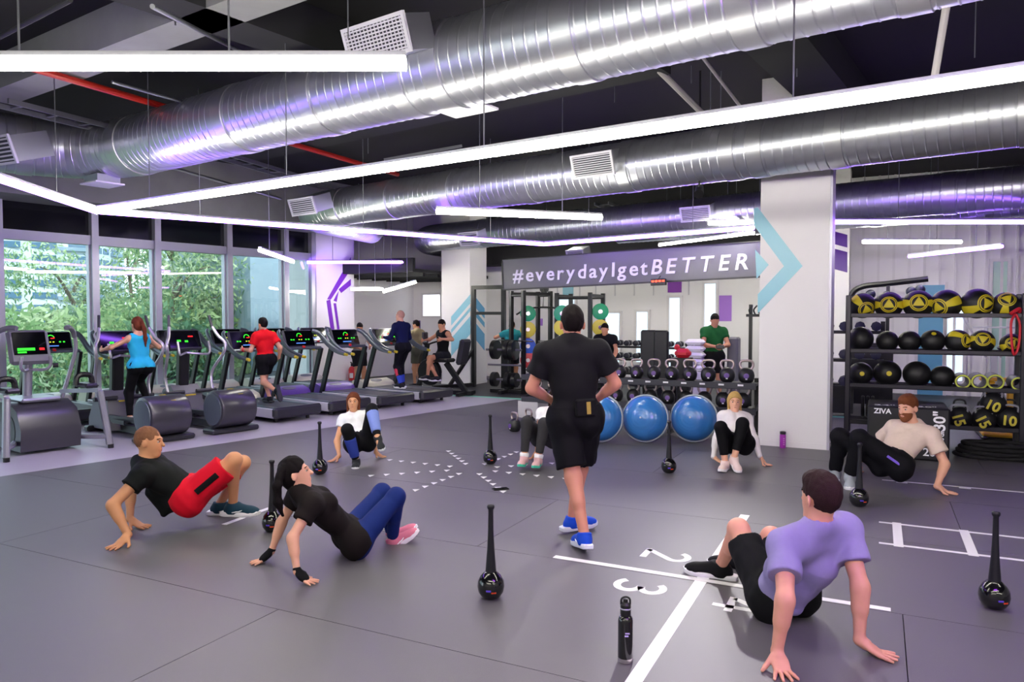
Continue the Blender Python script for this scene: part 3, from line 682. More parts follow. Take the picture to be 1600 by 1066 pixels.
# low shrubs filling the view below the crowns
for i in range(9):
    px = 10 + i * 42; p = at(px, 600, 19.5 + (i % 3) * 1.5); rs = np.random.RandomState(50 + i)
    t = thing('shrub', 'dense shrub row plant outside, number of its row from the left: ' + ['first', 'second', 'third', 'fourth', 'fifth', 'sixth', 'seventh', 'eighth', 'ninth'][i], 'shrub', (p[0], p[1], -7), 0, 'shrubs outside the windows')
    V = []; Fc = []
    for j in range(1300):
        v = rs.normal(size=3); v /= np.linalg.norm(v); v *= rs.uniform(.5, 1) ** .4; q = np.array([v[0] * 1.7, v[1] * 1.2, 6.4 + v[2] * 2.6])
        d = rs.normal(size=3); d /= np.linalg.norm(d); u = np.cross(d, rs.normal(size=3)); u /= np.linalg.norm(u); L = .30; w = .06
        k = len(V); V += [tuple(q), tuple(q + d * L * .5 + u * w), tuple(q + d * L), tuple(q + d * L * .5 - u * w)]; Fc.append((k, k + 1, k + 2, k + 3))
    me = bpy.data.meshes.new('foliage'); me.from_pydata(V, [], Fc); me.materials.append(M_LF[(i + 1) % 4]); o = link('foliage', me, t); o['kind'] = 'stuff'
    MB().cyl((0, 0, 0), (0, 0, 6.6), .12, .05, 8).build('stem', M_BARK, t)
# ================================================================== treadmills
M_SKIRT = mat('skirt_silver', '#c4c2cc', .35, metal=.2); M_BELT = mat('belt', '#3e3e44', .6, bump=.1, bscale=200); M_RAILT = mat('rail_top', '#2e3644', .35)
M_HOODW = mat('hood_cream', '#d9d6c6', .3); M_HOODP = mat('hood_violet_reflection', '#6c4fa8', .3); M_SCREEN = mat('screen_glass', '#05060a', .08); M_HRAIL = mat('handrail_grey', '#5d6470', .3, metal=.4)  # violet hood: reflected violet light put into the colour
M_GRN = emat('screen_green', '#3dff3a', 0.9); M_YEL = emat('screen_yellow', '#d8f03a', 0.9); M_REDE = emat('screen_red', '#ff2a30', 0.9); M_BLE = emat('screen_blue', '#5a8bff', 0.9)
M_YT = mat('yellow_tip', '#c9b42e', .5); M_REDB = mat('red_button', '#d02028', .4)
def ring(mb, cx, cy, r0, r1, a0, a1, z, M, n=10):
    for i in range(n):
        t0, t1 = R(a0 + (a1 - a0) * i / n), R(a0 + (a1 - a0) * (i + 1) / n)
        mb.add([(cx + r * math.cos(t), cy + r * math.sin(t), z) for r, t in ((r0, t0), (r1, t0), (r1, t1), (r0, t1))], [(0, 1, 2, 3)], M)
def treadmill(label, loc, hood, group, lit=True):
    t = thing('treadmill', label, 'treadmill', loc, RZ_W, group)
    m = MB(); m.box((0, -.2, .13), (.84, 1.7, .12), bev=.015); m.box((0, .75, .08), (.8, .6, .1), bev=.02); m.build('base_frame', M_BLK, t)
    m = MB(); m.box((0, -.24, .222), (.54, 1.56, .02), bev=.006); m.build('belt', M_BELT, t)
    for s in (-1, 1):
        m = MB(); m.box((s * .35, -.24, .215), (.15, 1.56, .05), bev=.015); m.build('side_rail', M_RAILT, t)
        m = MB(); m.box((s * .435, -.24, .155), (.03, 1.55, .15), bev=.01); m.build('side_skirt', M_SKIRT, t)
        m = MB(); m.beam((s * .41, .62, .12), (s * .41, .26, 1.10), .055, .11, (0, 1, 0), .012); m.build('upright', M_BLK, t)
        m = MB(); P = bez([(s * .36, .46, 1.42), (s * .44, .36, 1.36), (s * .47, .12, 1.16), (s * .475, -.12, 1.04), (s * .46, -.36, .99)], 6)
        m.tube(P, [.022 + .012 * math.sin(math.pi * i / (len(P) - 1)) for i in range(len(P))], 10, True, 1.5); h = m.build('handrail', M_HRAIL, t)
        m = MB(); m.cyl((s * .46, -.36, .99), (s * .458, -.42, .982), .026, n=10); m.build('grip_tip', M_YT, h)
        m = MB(); m.cyl((s * .3, -.9, 0), (s * .3, -.9, .08), .03, n=8); m.build('foot', M_BLK, t)
    m = MB(); m.box((0, -1.04, .165), (.90, .13, .17), bev=.035); m.build('rear_cap', M_DGREY, t)
    m = MB(); Mx = frame((0, 0, 0), (0, 1, 0), (0, 0, 1), (1, 0, 0)); m.prism([(.52, .2), (.58, .30), (.80, .37), (.98, .35), (1.06, .22), (1.06, .1), (.52, .1)], -.39, .39, Mx); h = m.build('motor_hood', hood, t, 50)
    m = MB(); m.lathe([(.0001, 0), (.10, 0), (.10, .006), (.0001, .008)], 16, TR((0, .69, .338), rx=R(18)) @ Matrix.Diagonal((1.5, .7, 1, 1))); m.build('emblem', M_GREY, h)
    m = MB(); m.box((0, .27, 1.10), (.80, .10, .05), bev=.015); m.build('crossbar', M_HRAIL, t)
    CM = TR((0, .36, 1.27), rx=R(68))
    m = MB(); m.box((0, 0, -.03), (.66, .36, .07), CM, .03); c = m.build('console', M_DGREY, t)
    m = MB(); m.box((0, .01, .008), (.60, .29, .008), CM); sc = m.build('screen', M_SCREEN, c)
    if lit:
        m = MB(); m.mi = 0; ring(m, 0, .05, .045, .058, 20, 190, .014, CM)
        for x in (-.19, -.14, .13, .19): m.box((x, -.02, .0135), (.03, .02, .002), CM)
        m.mi = 1
        for x in (-.02, .03): m.box((x, -.02, .0135), (.025, .015, .002), CM)
        m.mi = 2; ring(m, 0, .05, .045, .058, -10, 20, .014, CM, 3); m.box((.02, .045, .0135), (.05, .014, .002), CM)
        m.mi = 3; m.box((0, -.09, .0135), (.2, .014, .002), CM)
        m.build('display', [M_GRN, M_YEL, M_REDE, M_BLE], c)
    m = MB(); m.cyl((0, .235, 1.115), (0, .225, 1.14), .03, n=12); m.build('stop_button', M_REDB, t)
    return t
FR = 11.0
A_TM = treadmill('treadmill under the running person in red', Wp(7.26, FR), M_HOODW, 'front row treadmills')
dup(A_TM, Wp(8.34, FR), RZ_W, 'empty treadmill right of the running person in red', 'front row treadmills')
dup(A_TM, Wp(9.42, FR), RZ_W, 'empty treadmill left of the person in navy', 'front row treadmills')
dup(A_TM, Wp(10.5, FR), RZ_W, 'treadmill under the person in navy long sleeves', 'front row treadmills')
for t_ in [o for o in COL.objects if o.name.startswith('motor_hood') and o.parent and 'empty treadmill' in o.parent.get('label', '')]:
    t_.data = t_.data.copy(); t_.data.materials[0] = M_HOODP
WR = 13.22
wl = ['window row treadmill at the far left beside the strider machine', 'window row treadmill behind the person in turquoise', 'window row treadmill behind the empty cross trainer', 'window row treadmill behind the running person in red', 'window row treadmill second from the window pier', 'window row treadmill nearest the window pier']
for i in range(6): dup(A_TM, Wp(5.03 + i * 1.07, WR), RZ_W, wl[i], 'window row treadmills')
# ================================================================== cross trainers
M_DRUM = mat('drum_grey', '#4a4852', .28, metal=.3); M_DRUM2 = mat('drum_side', '#5b6470', .3, metal=.2); M_ARM = mat('arm_silver', '#bdbac4', .25, metal=.5)
def elliptical(label, loc):
    t = thing('cross_trainer', label, 'cross trainer', loc, RZ_W, 'cross trainers')
    m = MB(); m.box((0, -.82, .045), (.74, .30, .07), bev=.02); m.build('rear_base', M_DGREY, t)
    m = MB(); m.beam((0, -.7, .09), (0, .8, .09), .16, .1); m.box((0, .85, .05), (.62, .14, .08), bev=.02); m.build('spine', M_BLK, t)
    Dm = frame((0, -.80, .35), (0, 1, 0), (0, 0, 1), (1, 0, 0))
    m = MB(); m.lathe([(.20, -.285), (.26, -.27), (.275, -.24), (.275, .24), (.26, .27), (.20, .285)], 32, Dm); d = m.build('drum', M_DRUM, t, 40)
    for s in (-1, 1):
        m = MB(); m.lathe([(.0001, .292 * s), (.225, .288 * s), (.23, .27 * s)], 28, Dm); m.build('side_disc', M_DRUM2, d)
    m = MB(); m.box((.06, -.975, .56), (.07, .004, .012), TR()); m.box((0, -.80, .627), (.09, .03, .006)); m.build('badge', M_YT, d)
    m = MB(); Mx = frame((0, 0, 0), (0, 1, 0), (0, 0, 1), (1, 0, 0)); m.prism([(.25, .06), (.35, .5), (.5, .62), (.72, .55), (.95, .2), (.95, .06)], -.22, .22, Mx); m.build('front_fairing', M_GREY, t)
    m = MB(); m.box((0, .30, .47), (.16, .02, .02)); m.build('yellow_stripe', M_YT, t)
    m = MB(); m.beam((0, .55, .5), (0, .50, 1.22), .17, .12, (0, 1, 0), .02); m.build('mast', M_BLK, t)
    CM = TR((0, .46, 1.32), rx=R(68)); m = MB(); m.box((0, 0, -.03), (.56, .34, .06), CM, .03); c = m.build('console', M_DGREY, t)
    m = MB(); m.box((0, .01, .006), (.50, .27, .008), CM); m.build('screen', M_SCREEN, c)
    m = MB(); m.mi = 0; m.box((-.1, -.02, .012), (.06, .03, .003), CM); m.box((.02, -.03, .012), (.05, .03, .003), CM); m.mi = 1; m.box((.1, .05, .012), (.08, .02, .003), CM); m.build('display', [M_GRN, M_REDE], c)
    for s in (-1, 1):
        m = MB(); m.tube(bez([(0, .42, 1.12), (s * .16, .26, 1.10), (s * .24, .16, 1.12), (s * .25, .20, 1.30)], 5), .018, 8); m.build('fixed_handle', M_ARM, t)
        P = bez([(s * .36, .30, .52), (s * .38, .34, .8), (s * .45, .12, 1.10), (s * .47, .10, 1.26), (s * .40, .18, 1.38), (s * .35, .26, 1.52)], 6)
        m = MB(); m.tube(P, .024, 10); a = m.build('moving_arm', M_ARM, t)
        m = MB(); m.cyl((s * .35, .26, 1.50), (s * .325, .31, 1.70), .021, n=10); m.build('grip', M_DGREY, a)
        m = MB(); m.cyl((s * .1, .31, .52), (s * .42, .30, .52), .032, n=12); m.build('pivot', M_DGREY, t)
        z = .24 if s < 0 else .40
        m = MB(); m.beam((s * .2, -.70, .27), (s * .24, .34, .26 if s < 0 else .42), .06, .07); m.build('pedal_beam', M_DGREY, t)
        m = MB(); m.box((s * .2, -.12, z - .03), (.18, .38, .03), bev=.012); m.box((s * .29, -.12, z - .005), (.012, .38, .05)); m.build('foot_plate', M_BLK, t)
    return t
E1 = elliptical('cross trainer under the person in turquoise', Wp(4.98, 10.6))
dup(E1, Wp(5.98, 10.6), RZ_W, 'empty cross trainer right of the person in turquoise', 'cross trainers')
# strider at the far left
t = thing('strider_machine', 'silver and charcoal strider machine cut by the left edge', 'strider', Wp(3.72, 10.55), RZ_W)
m = MB(); Mx = frame((0, 0, 0), (0, 1, 0), (0, 0, 1), (1, 0, 0)); m.prism([(-.45, .04), (-.48, .30), (-.36, .52), (-.1, .62), (.45, .60), (.62, .4), (.62, .04)], -.34, .34, Mx); hs = m.build('housing', M_DRUM, t, 50)
m = MB(); m.box((0, .1, .635), (.46, .6, .05), bev=.02); m.build('top_cover', M_SIL, hs)
for s in (-1, 1):
    m = MB(); m.lathe([(.0001, .345 * s), (.2, .345 * s), (.2, .3 * s)], 24, frame((0, -.1, .27), (0, 1, 0), (0, 0, 1), (1, 0, 0))); m.build('flywheel_cover', M_BLK, hs)
    m = MB(); m.tube(bez([(s * .20, .1, .12), (s * .40, -.4, .14), (s * .58, -.72, .15)], 5), .035, 8); m.build('base_tube', M_SIL, t)
    m = MB(); m.beam((s * .58, -.72, .03), (s * .52, -.60, .74), .07, .09, (0, 1, 0), .02); m.build('rear_leg', M_SIL, t)
    m = MB(); m.cyl((s * .58, -.74, 0), (s * .58, -.74, .05), .035, n=10); m.build('foot', M_BLK, t)
    m = MB(); m.beam((s * .52, -.60, .74), (s * .34, .1, .70), .06, .05); m.build('stride_arm', M_SIL, t)
    pd = MB(); pd.box((s * .44, -.40, .80), (.17, .38, .06), TR((0, 0, 0)), .025); pd = pd.build('pedal', M_DGREY, t)
    m = MB(); m.tube(bez([(s * .44 - .10, -.34, .80), (s * .44 - .07, -.34, .92), (s * .44 + .07, -.34, .92), (s * .44 + .10, -.34, .80)], 4), .035, 8); m.build('strap', M_BLK, pd)
    P = bez([(s * .40, .30, .55), (s * .47, .2, .9), (s * .50, .05, 1.25), (s * .44, -.05, 1.48), (s * .34, -.16, 1.54)], 6)
    m = MB(); m.tube(P, .026, 10); a = m.build('moving_arm', M_ARM, t)
    m = MB(); m.tube(bez([(s * .46, -.02, 1.42), (s * .42, -.07, 1.5), (s * .34, -.16, 1.545), (s * .28, -.24, 1.54)], 4), .032, 10); m.build('grip', M_GREY, a)
    m = MB(); m.tube(bez([(0, .22, 1.0), (s * .12, .05, 1.0), (s * .17, -.02, 1.06), (s * .16, -.04, 1.18)], 5), .02, 8); m.build('fixed_handle', M_ARM, t)
m = MB(); m.tube([(0, .30, .55), (0, .24, 1.12)], .055, 12); m.build('mast', M_SIL, t)
CM = TR((0, .16, 1.30), rx=R(72)); m = MB(); m.box((0, 0, -.04), (.48, .46, .08), CM, .035); c = m.build('console', M_GREY, t)
m = MB(); m.box((0, .04, .006), (.38, .30, .008), CM); m.build('screen', M_SCREEN, c)
m = MB(); m.box((-.05, -.04, .012), (.2, .035, .003), CM); m.mi = 1; m.box((.13, -.04, .012), (.06, .03, .003), CM); m.mi = 0; m.box((-.1, -.08, .012), (.1, .02, .003), CM); m.build('display', [M_GRN, M_REDE], c)
m = MB(); m.cyl((.22, .05, 1.05), (.28, .03, 1.05), .03, n=10); m.build('knob', M_BLK, t)
# ================================================================== mace bells on the floor
M_MACE = mat('mace_black', '#09090d', .16, coat=.5); M_MHAND = mat('mace_handle', '#15151c', .35); M_BADR = mat('badge_red', '#d8431c', .4); M_BADB = mat('badge_violet', '#5a3fd0', .4)
def mace(label, px, py, tilt=0):
    p = fl(px, py); t = thing('mace_bell', label, 'mace bell', p, tilt, 'mace bells standing on the floor')
    m = MB(); m.lathe([(.0001, 0), (.035, 0), (.058, .012), (.076, .04), (.082, .072), (.078, .105), (.062, .135), (.042, .155), (.034, .162), (.0001, .165)], 28); m.build('head', M_MACE, t, 60)
    m = MB(); m.lathe([(.034, .155), (.030, .20), (.022, .30), (.0165, .42), (.0150, .52), (.0155, .535), (.022, .545), (.023, .557), (.018, .565), (.0001, .567)], 18); m.build('handle', M_MHAND, t, 60)
    Fq = lambda ax, az, r: frame((r * math.sin(ax) * math.cos(az), -r * math.cos(ax) * math.cos(az), .075 + r * math.sin(az)), (math.cos(ax), math.sin(ax), 0), (0, 0, 1), (math.sin(ax), -math.cos(ax), 0))
    m = MB(); m.box((0, 0, 0), (.032, .013, .006), Fq(.25, -.25, .079), .003); m.build('badge', M_BADR, t)
    m = MB(); m.box((0, 0, 0), (.03, .012, .006), Fq(-.15, -.1, .081), .003); m.build('badge', M_BADB, t)
for a in (('black mace bell beside the person in white tee', 500, 741), ('black mace bell behind the person with gloves', 426, 830), ('black mace bell alone in the middle foreground', 767, 934), ('black mace bell beside the star of triangles', 766, 725), ('black mace bell in front of the blue balance domes', 1045, 739), ('black mace bell in front of the person in beige tee', 1342, 791), ('black mace bell at the right edge of the floor', 1553, 950)): mace(*a)
# ------------------------------------------------------------------ bottles and phone
t = thing('water_bottle', 'tall black water bottle with steel base in the foreground', 'bottle', fl(977, 1034))
m = MB(); m.lathe([(.0001, .025), (.037, .025), (.037, .205), (.033, .222), (.024, .232)], 24); m.build('body', M_BLKG, t, 50)
m = MB(); m.lathe([(.0001, 0), (.034, 0), (.037, .004), (.037, .025)], 24); m.build('base_ring', M_CHROME, t)
m = MB(); m.lathe([(.024, .232), (.026, .236), (.026, .262), (.025, .264)], 20); m.build('cap', M_BLK, t)
m = MB(); m.lathe([(.0255, .262), (.027, .264), (.027, .268), (.0255, .27)], 20); m.build('neck_ring', M_SIL, t)
m = MB(); m.lathe([(.026, .27), (.026, .285), (.018, .296), (.012, .298), (.012, .312), (.0001, .314)], 18); m.build('spout', M_BLK, t)
m = MB(); m.tube(bez([(-.022, 0, .285), (-.02, 0, .312), (0, 0, .322), (.02, 0, .312), (.022, 0, .285)], 4), .005, 8); m.build('loop', M_BLK, t)
m = MB(); m.box((.004, -.0375, .155), (.022, .002, .007)); m.box((0, -.0375, .142), (.018, .002, .007)); m.build('print', mat('print_lilac', '#c9b8f0', .5), t)
t = thing('sports_bottle', 'small purple bottle with black cap by the big column', 'bottle', fl(1223, 700))
m = MB(); m.lathe([(.0001, 0), (.035, 0), (.038, .01), (.038, .16), (.034, .175)], 20); m.build('body', mat('bottle_magenta', '#a832b0', .35), t)
m = MB(); m.lathe([(.034, .175), (.037, .177), (.037, .21), (.02, .215), (.0001, .216)], 18); m.build('cap', M_BLK, t)
m = MB()
for i in range(4): m.box((.0, -.0385, .05 + i * .025), (.02, .002, .014))
m.build('print', mat('print_pink', '#d88adf', .5), t)
t = thing('phone', 'phone lying on the floor on the star of triangles', 'phone', fl(782, 765), R(20)); MB().box((0, 0, .006), (.16, .078, .009), None, .003).build('case', M_BLK, t); MB().box((0, 0, .0108), (.148, .068, .0008)).build('screen', M_SCREEN, t)
# ================================================================== balance domes
M_DOME = mat('dome_blue', '#3478c4', .22, coat=.4); M_DPLAT = mat('dome_platform', '#9aa4b2', .4)
def dome(label, px, py, tiltz=0):
    c = at(px, py, 9.82); c[2] = .332; t = thing('balance_dome', label, 'balance dome', (c[0], c[1], 0), RZ_G + tiltz, 'balance domes leaning on the kettlebell rack')
    Fm = frame((0, 0, .322), (1, 0, 0), (0, math.sin(R(10)), math.cos(R(10))), (0, -math.cos(R(10)), math.sin(R(10))))
    prof = []
    for i in range(31):
        a = R(90 * i / 30); r = .30 * math.cos(a); z = .225 * math.sin(a)
        rip = .0022 * math.sin(i * 2.1) if 12 < i < 28 else 0
        prof.append((max(1e-5, r), z + rip))
    m = MB(); m.lathe(prof, 48, Fm); d = m.build('dome', M_DOME, t, 80)
    m = MB(); m.lathe([(.0001, .224), (.014, .228), (.012, .234), (.0001, .236)], 12, Fm); m.build('valve', mat('valve_white', '#d6e0ee', .4), d)
    m = MB(); m.lathe([(.0001, -.06), (.28, -.06), (.315, -.045), (.322, -.01), (.318, .012), (.302, .014), (.299, .0)], 48, Fm); m.build('platform', M_DPLAT, t, 50)
dome('blue balance dome half hidden behind the walking person in black', 938, 653); dome('blue balance dome in the middle of the three', 1008, 655); dome('blue balance dome beside the person in white long sleeves', 1084, 657)
# ================================================================== kettlebell rack
M_KB = mat('kettlebell_black', '#17171a', .42, bump=.06, bscale=60); M_KBH = mat('kettlebell_handle', '#b9a9a6', .3, metal=.85); M_KBP = mat('kettlebell_disc', '#5a3a86', .5)
kr = thing('kettlebell_rack', 'two tier black kettlebell rack with pale end panel', 'rack', Gp(-3.25, 10.62), RZ_G)
for z in (.75, .40):
    m = MB(); m.box((0, 0, z), (3.55, .36, .03)); m.build('shelf', M_BLK, kr)
    m = MB(); m.box((0, -.19, z - .02), (3.55, .02, .09), None, .006); m.build('front_lip', mat('rack_grey', '#33333c', .4), kr)
for x in (-1.74, -.58, .58, 1.74):
    m = MB(); m.beam((x, .16, 0), (x, .12, .82), .06, .08, (0, 1, 0)); m.beam((x, -.18, .03), (x, .22, .03), .06, .06); m.beam((x, -.15, .40), (x, .15, .44), .04, .05); m.build('upright', M_BLK, kr)
m = MB(); m.box((-1.66, -.19, .22), (.34, .02, .26)); m.build('end_panel', mat('panel_pale', '#b9b7bd', .5), kr)
for i in range(13):
    m = MB(); m.box((-1.55 + i * .26, -.203, .74), (.075, .004, .024)); m.build('weight_label', mat('label_white', '#dcdce2', .5), kr)
def kettlebell_proto():
    t = thing('kettlebell', 'x', 'kettlebell')
    m = MB(); m.lathe([(.0001, 0), (.062, 0), (.086, .02), (.1, .06), (.102, .095), (.092, .14), (.068, .175), (.04, .193), (.0001, .198)], 24); m.build('body', M_KB, t, 60)
    m = MB(); m.tube(bez([(-.052, 0, .165), (-.082, 0, .215), (-.078, 0, .262), (-.045, 0, .286), (.045, 0, .286), (.078, 0, .262), (.082, 0, .215), (.052, 0, .165)], 4), .0165, 10); m.build('handle', M_KBH, t, 60)
    Fd = frame((.012, -.097, .092), (1, .1, 0), (0, .12, 1), (.0, -1, .12)); m = MB(); m.lathe([(.034, -.006), (.034, .004), (.0001, .006)], 16, Fd); m.build('disc', M_KBP, t)
    m = MB(); m.box((.014, -.094, .052), (.024, .012, .018)); m.build('weight_mark', mat('mark_white', '#e6e6ea', .5), t); return t
ORD = ['first', 'second', 'third', 'fourth', 'fifth', 'sixth', 'seventh', 'eighth', 'ninth', 'tenth', 'eleventh', 'twelfth', 'thirteenth', 'fourteenth']
kp = kettlebell_proto(); first = True
for tier, (z, ph, n0) in enumerate(((.766, 0, 13), (.416, .05, 13))):
    for i in range(n0):
        s = -1.63 - i * .262 - ph; sc = 1.06 - .014 * i
        lab = '%s kettlebell from the big column on the %s shelf' % (ORD[i], ('upper', 'lower')[tier])
        if first: kp.location = Gp(s, 10.60, z); kp.rotation_euler = (0, 0, RZ_G); tag(kp, lab, None, 'kettlebells on the rack'); k_ = kp; first = False
        else: k_ = dup(kp, Gp(s, 10.60, z), RZ_G + R((i * 37 % 11) - 5), lab, 'kettlebells on the rack')
        k_.scale = (sc, sc, sc)
for (px, py, lab) in ((804, 674, 'kettlebell on the floor at the left end of the rack'), (826, 668, 'kettlebell on the floor behind the charcoal leggings')):
    k_ = dup(kp, fl(px, py), RZ_G + R(-30), lab, 'kettlebells on the floor'); k_.scale = (.95, .95, .95)
# ================================================================== ball rack
M_BALL = mat('ball_black', '#141417', .5, bump=.08, bscale=120); M_BALLY = mat('ball_yellow', '#dcc92c', .5, bump=.05, bscale=120); M_RACK = mat('rack_black', '#1c1c26', .35)
br = thing('ball_rack', 'tall black metal rack holding medicine balls', 'rack', Gp(.62, 11.05), RZ_G)
RW = .98
for sx_ in (-1, 1):
    for y in (-.2, .22):
        m = MB(); m.box((sx_ * RW, y, .985), (.065, .065, 1.97), None, .008); m.build('upright', M_RACK, br)
    m = MB(); m.box((sx_ * RW, 0, .06), (.06, .5, .06)); m.box((sx_ * RW, 0, 1.9), (.05, .42, .05)); m.build('side_brace', M_RACK, br)
for z in (1.70, 1.23, .77, .28):
    for y in (-.2, .2):
        m = MB(); m.box((0, y, z), (2 * RW, .035, .055), None, .006); m.build('shelf_rail', M_RACK, br)
    if z < 1.6:
        m = MB(); m.box((0, 0, z - .03), (2 * RW - .06, .36, .012)); m.build('shelf_tray', M_RACK, br)
m = MB(); m.cyl((-RW, .22, 1.84), (RW * .2, .22, 1.84), .012, n=8); m.build('back_bar', M_RACK, br)
def sph_patch(mb, r, ang0, ang1, a0, a1, n=20, M=None, z=.0015, rows=3):
    vs = []; fs = []
    for i in range(rows + 1):
        al = R(ang0 + (ang1 - ang0) * i / rows)
        for j in range(n + 1):
            t = R(a0 + (a1 - a0) * j / n); vs.append(((r + z) * math.sin(al) * math.cos(t), (r + z) * math.sin(al) * math.sin(t), (r + z) * math.cos(al)))
    for i in range(rows):
        for j in range(n): fs.append((i * (n + 1) + j, (i + 1) * (n + 1) + j, (i + 1) * (n + 1) + j + 1, i * (n + 1) + j + 1))
    mb.add(vs, fs, M)
def sph_poly(mb, r, pts, M, z=.003, sub=5):     # planar triangle pressed on to the ball
    a, b, c = [np.array(p) for p in pts]; vs = []; idx = {}
    for i in range(sub + 1):
        for j in range(sub + 1 - i):
            p = a + (b - a) * i / sub + (c - a) * j / sub; v = np.array([p[0], p[1], 1.]); v = v / np.linalg.norm(v) * (r + z); idx[i, j] = len(vs); vs.append(tuple(v))
    fs = []
    for i in range(sub):
        for j in range(sub - i):
            fs.append((idx[i, j], idx[i + 1, j], idx[i, j + 1]))
            if j < sub - i - 1: fs.append((idx[i + 1, j], idx[i + 1, j + 1], idx[i, j + 1]))
    mb.add(vs, fs, M)
def medball(label, px, Y0, z, r, kind, ax=0, az=0, roll=0):
    d = ray(px, 500); t = 11.05 / (d @ gy); p = d * t; T = thing('medicine_ball', label, 'medicine ball', (p[0], p[1], z + r), 0, 'medicine balls on the rack')
    m = MB(); m.ball((0, 0, 0), r, 28, 18); m.build('ball', M_BALL, T, 60)
    back = Vector((-p[0], -p[1], 0)).normalized(); back = Matrix.Rotation(ax, 3, 'Z') @ back; nz_ = (back * math.cos(az) + Vector((0, 0, math.sin(az)))).normalized()
    xx = Vector((0, 0, 1)).cross(nz_).normalized(); yy = nz_.cross(xx); F = frame((0, 0, 0), xx, yy, nz_) @ Matrix.Rotation(roll, 4, 'Z')
    if kind == 'y':
        m = MB(); sph_patch(m, r, 0.5, 36, 0, 360, 28, F); sph_patch(m, r, 34, 100, -18, 18, 8, F, .0012, 5); sph_patch(m, r, 34, 100, 162, 198, 8, F, .0012, 5); m.build('yellow_panel', M_BALLY, T, 60)
        m = MB(); sph_patch(m, r, 29, 31.5, 0, 360, 28, F, .003, 1); sph_patch(m, r, .5, 25, 0, 360, 28, F, .0022, 3); m.build('ring_print', M_BALL, T, 60)
        m = MB(); sph_poly(m, r, [(.47 * math.cos(R(90 + 120 * k)), .47 * math.sin(R(90 + 120 * k))) for k in range(3)], F, .0036, 6); m.build('triangle_print', M_BALLY, T, 60)
    elif kind == 'd':
        m = MB(); sph_patch(m, r, .5, 11, 0, 360, 16, F); m.build('yellow_dot', M_BALLY, T, 60)
Z1, Z2, Z3 = 1.705, 1.236, .776
top = [(1347, .172, .35, -.35, 2.4), (1388, .178, .02, .03, 0), (1434, .186, .05, .12, 0), (1478, .186, -.55, -.25, .3), (1526, .19, .65, .0, .5), (1571, .165, .1, .55, 1.4)]
for i, (px, r, ax, az, ro) in enumerate(top): medball('%s black and yellow medicine ball from the left on the top shelf' % ORD[i], px, 0, Z1 - .045, r, 'y', ax, az, ro)
mid = [(1345, .165, ''), (1387, .138, ''), (1421.6, .14, ''), (1458, .148, 'd'), (1497, .15, 'y'), (1535, .148, 'y'), (1581, .128, 'y')]
for i, (px, r, kd) in enumerate(mid): medball('%s medicine ball from the left on the middle shelf' % ORD[i], px, 0, Z2 - .02, r, kd, (.9 if i == 4 else .1), (.75 if kd == 'd' else .3 if i == 5 else .1), .6 * i)
low = [(1346, .155, 'd'), (1388, .17, 'd'), (1434, .17, ''), (1474, .145, '')]
for i, (px, r, kd) in enumerate(low): medball('%s plain black medicine ball from the left on the low shelf' % ORD[i], px, 0, Z3 - .02, r, kd, .12, .05, 0)
M_ROLY = mat('roller_lime', '#c5d04a', .5)
for i, (px, r) in enumerate(((1505, .088), (1531, .094), (1556, .096), (1592, .084))):
    d = ray(px, 500); p = d * (10.95 / (d @ gy)); T = thing('foam_roller', '%s hollow foam roller from the left on the low shelf' % ORD[i], 'foam roller', (p[0], p[1], Z3 - .0 + r), RZ_G, 'foam rollers on the rack')
    Fm = frame((0, 0, 0), (1, 0, 0), (0, 0, 1), (0, -1, 0))
    m = MB(); m.lathe([(r * .70, -.3), (r, -.3), (r, .11), (r * .70, .11)], 24, Fm, False); m.build('outer_foam', M_BLK, T, 50)
    m = MB(); m.lathe([(r * .78, .111), (r * .98, .111), (r * .98, .116), (r * .78, .116), (r * .78, .111)], 24, Fm, False); m.build('lime_rim', M_ROLY, T)
    m = MB(); m.lathe([(r * .69, .11), (r * .69, -.3)], 24, Fm, False); m.build('inner_tube', mat('roller_grey', '#8d8a94', .5), T)
t = thing('resistance_band', 'red resistance band hanging at the right end of the rack', 'resistance band', Gp(1.5, 10.83, 1.1))
m = MB(); m.tube(bez([(0, 0, .62), (-.06, -.02, .50), (-.05, -.03, .25), (-.02, -.03, .12), (.03, -.03, .22), (.05, -.02, .48), (.01, 0, .62)], 5), .014, 8); m.build('band', mat('band_red', '#d92438', .45), t)
m = MB(); m.tube(bez([(.05, 0, .64), (.02, -.04, .68), (-.08, -.04, .62)], 4), .022, 8); m.build('knot', mat('band_red', '#d92438', .45), t)
# ------------------------------------------------------------------ plyo box
M_BOX = mat('plyo_black', '#16171b', .55, bump=.05, bscale=90)
bw, bd, bh = .86, .76, .62; bx_ = thing('plyo_box', 'big black foam plyo box with white numbers behind the person in beige tee', 'plyo box', Gp(.33, 10.19), RZ_G)
m = MB(); m.box((0, 0, bh / 2), (bw, bd, bh), None, .02); m.build('foam_block', M_BOX, bx_)
FF = frame((0, -bd / 2 - .001, 0), (1, 0, 0), (0, 0, 1), (0, -1, 0)); FT = frame((0, 0, bh + .001), (1, 0, 0), (0, 1, 0), (0, 0, 1)); FLs = frame((-bw / 2 - .001, 0, 0), (0, -1, 0), (0, 0, 1), (-1, 0, 0))
def tx(s, size, M, par, mtl=M_LET, bold=.002): return text_obj(s, size, mtl, M, 'print', par, 0, .0006, bold)
tx('ZIVA', .085, FF @ TR((-.36, .53, 0)), bx_); tx('30"', .17, FF @ TR((.38, .36, 0), rz=R(90)), bx_, bold=.004); tx('76 cm', .06, FF @ TR((.37, .22, 0), rz=R(90)), bx_); tx('20"', .13, FF @ TR((.16, .06, 0)), bx_)
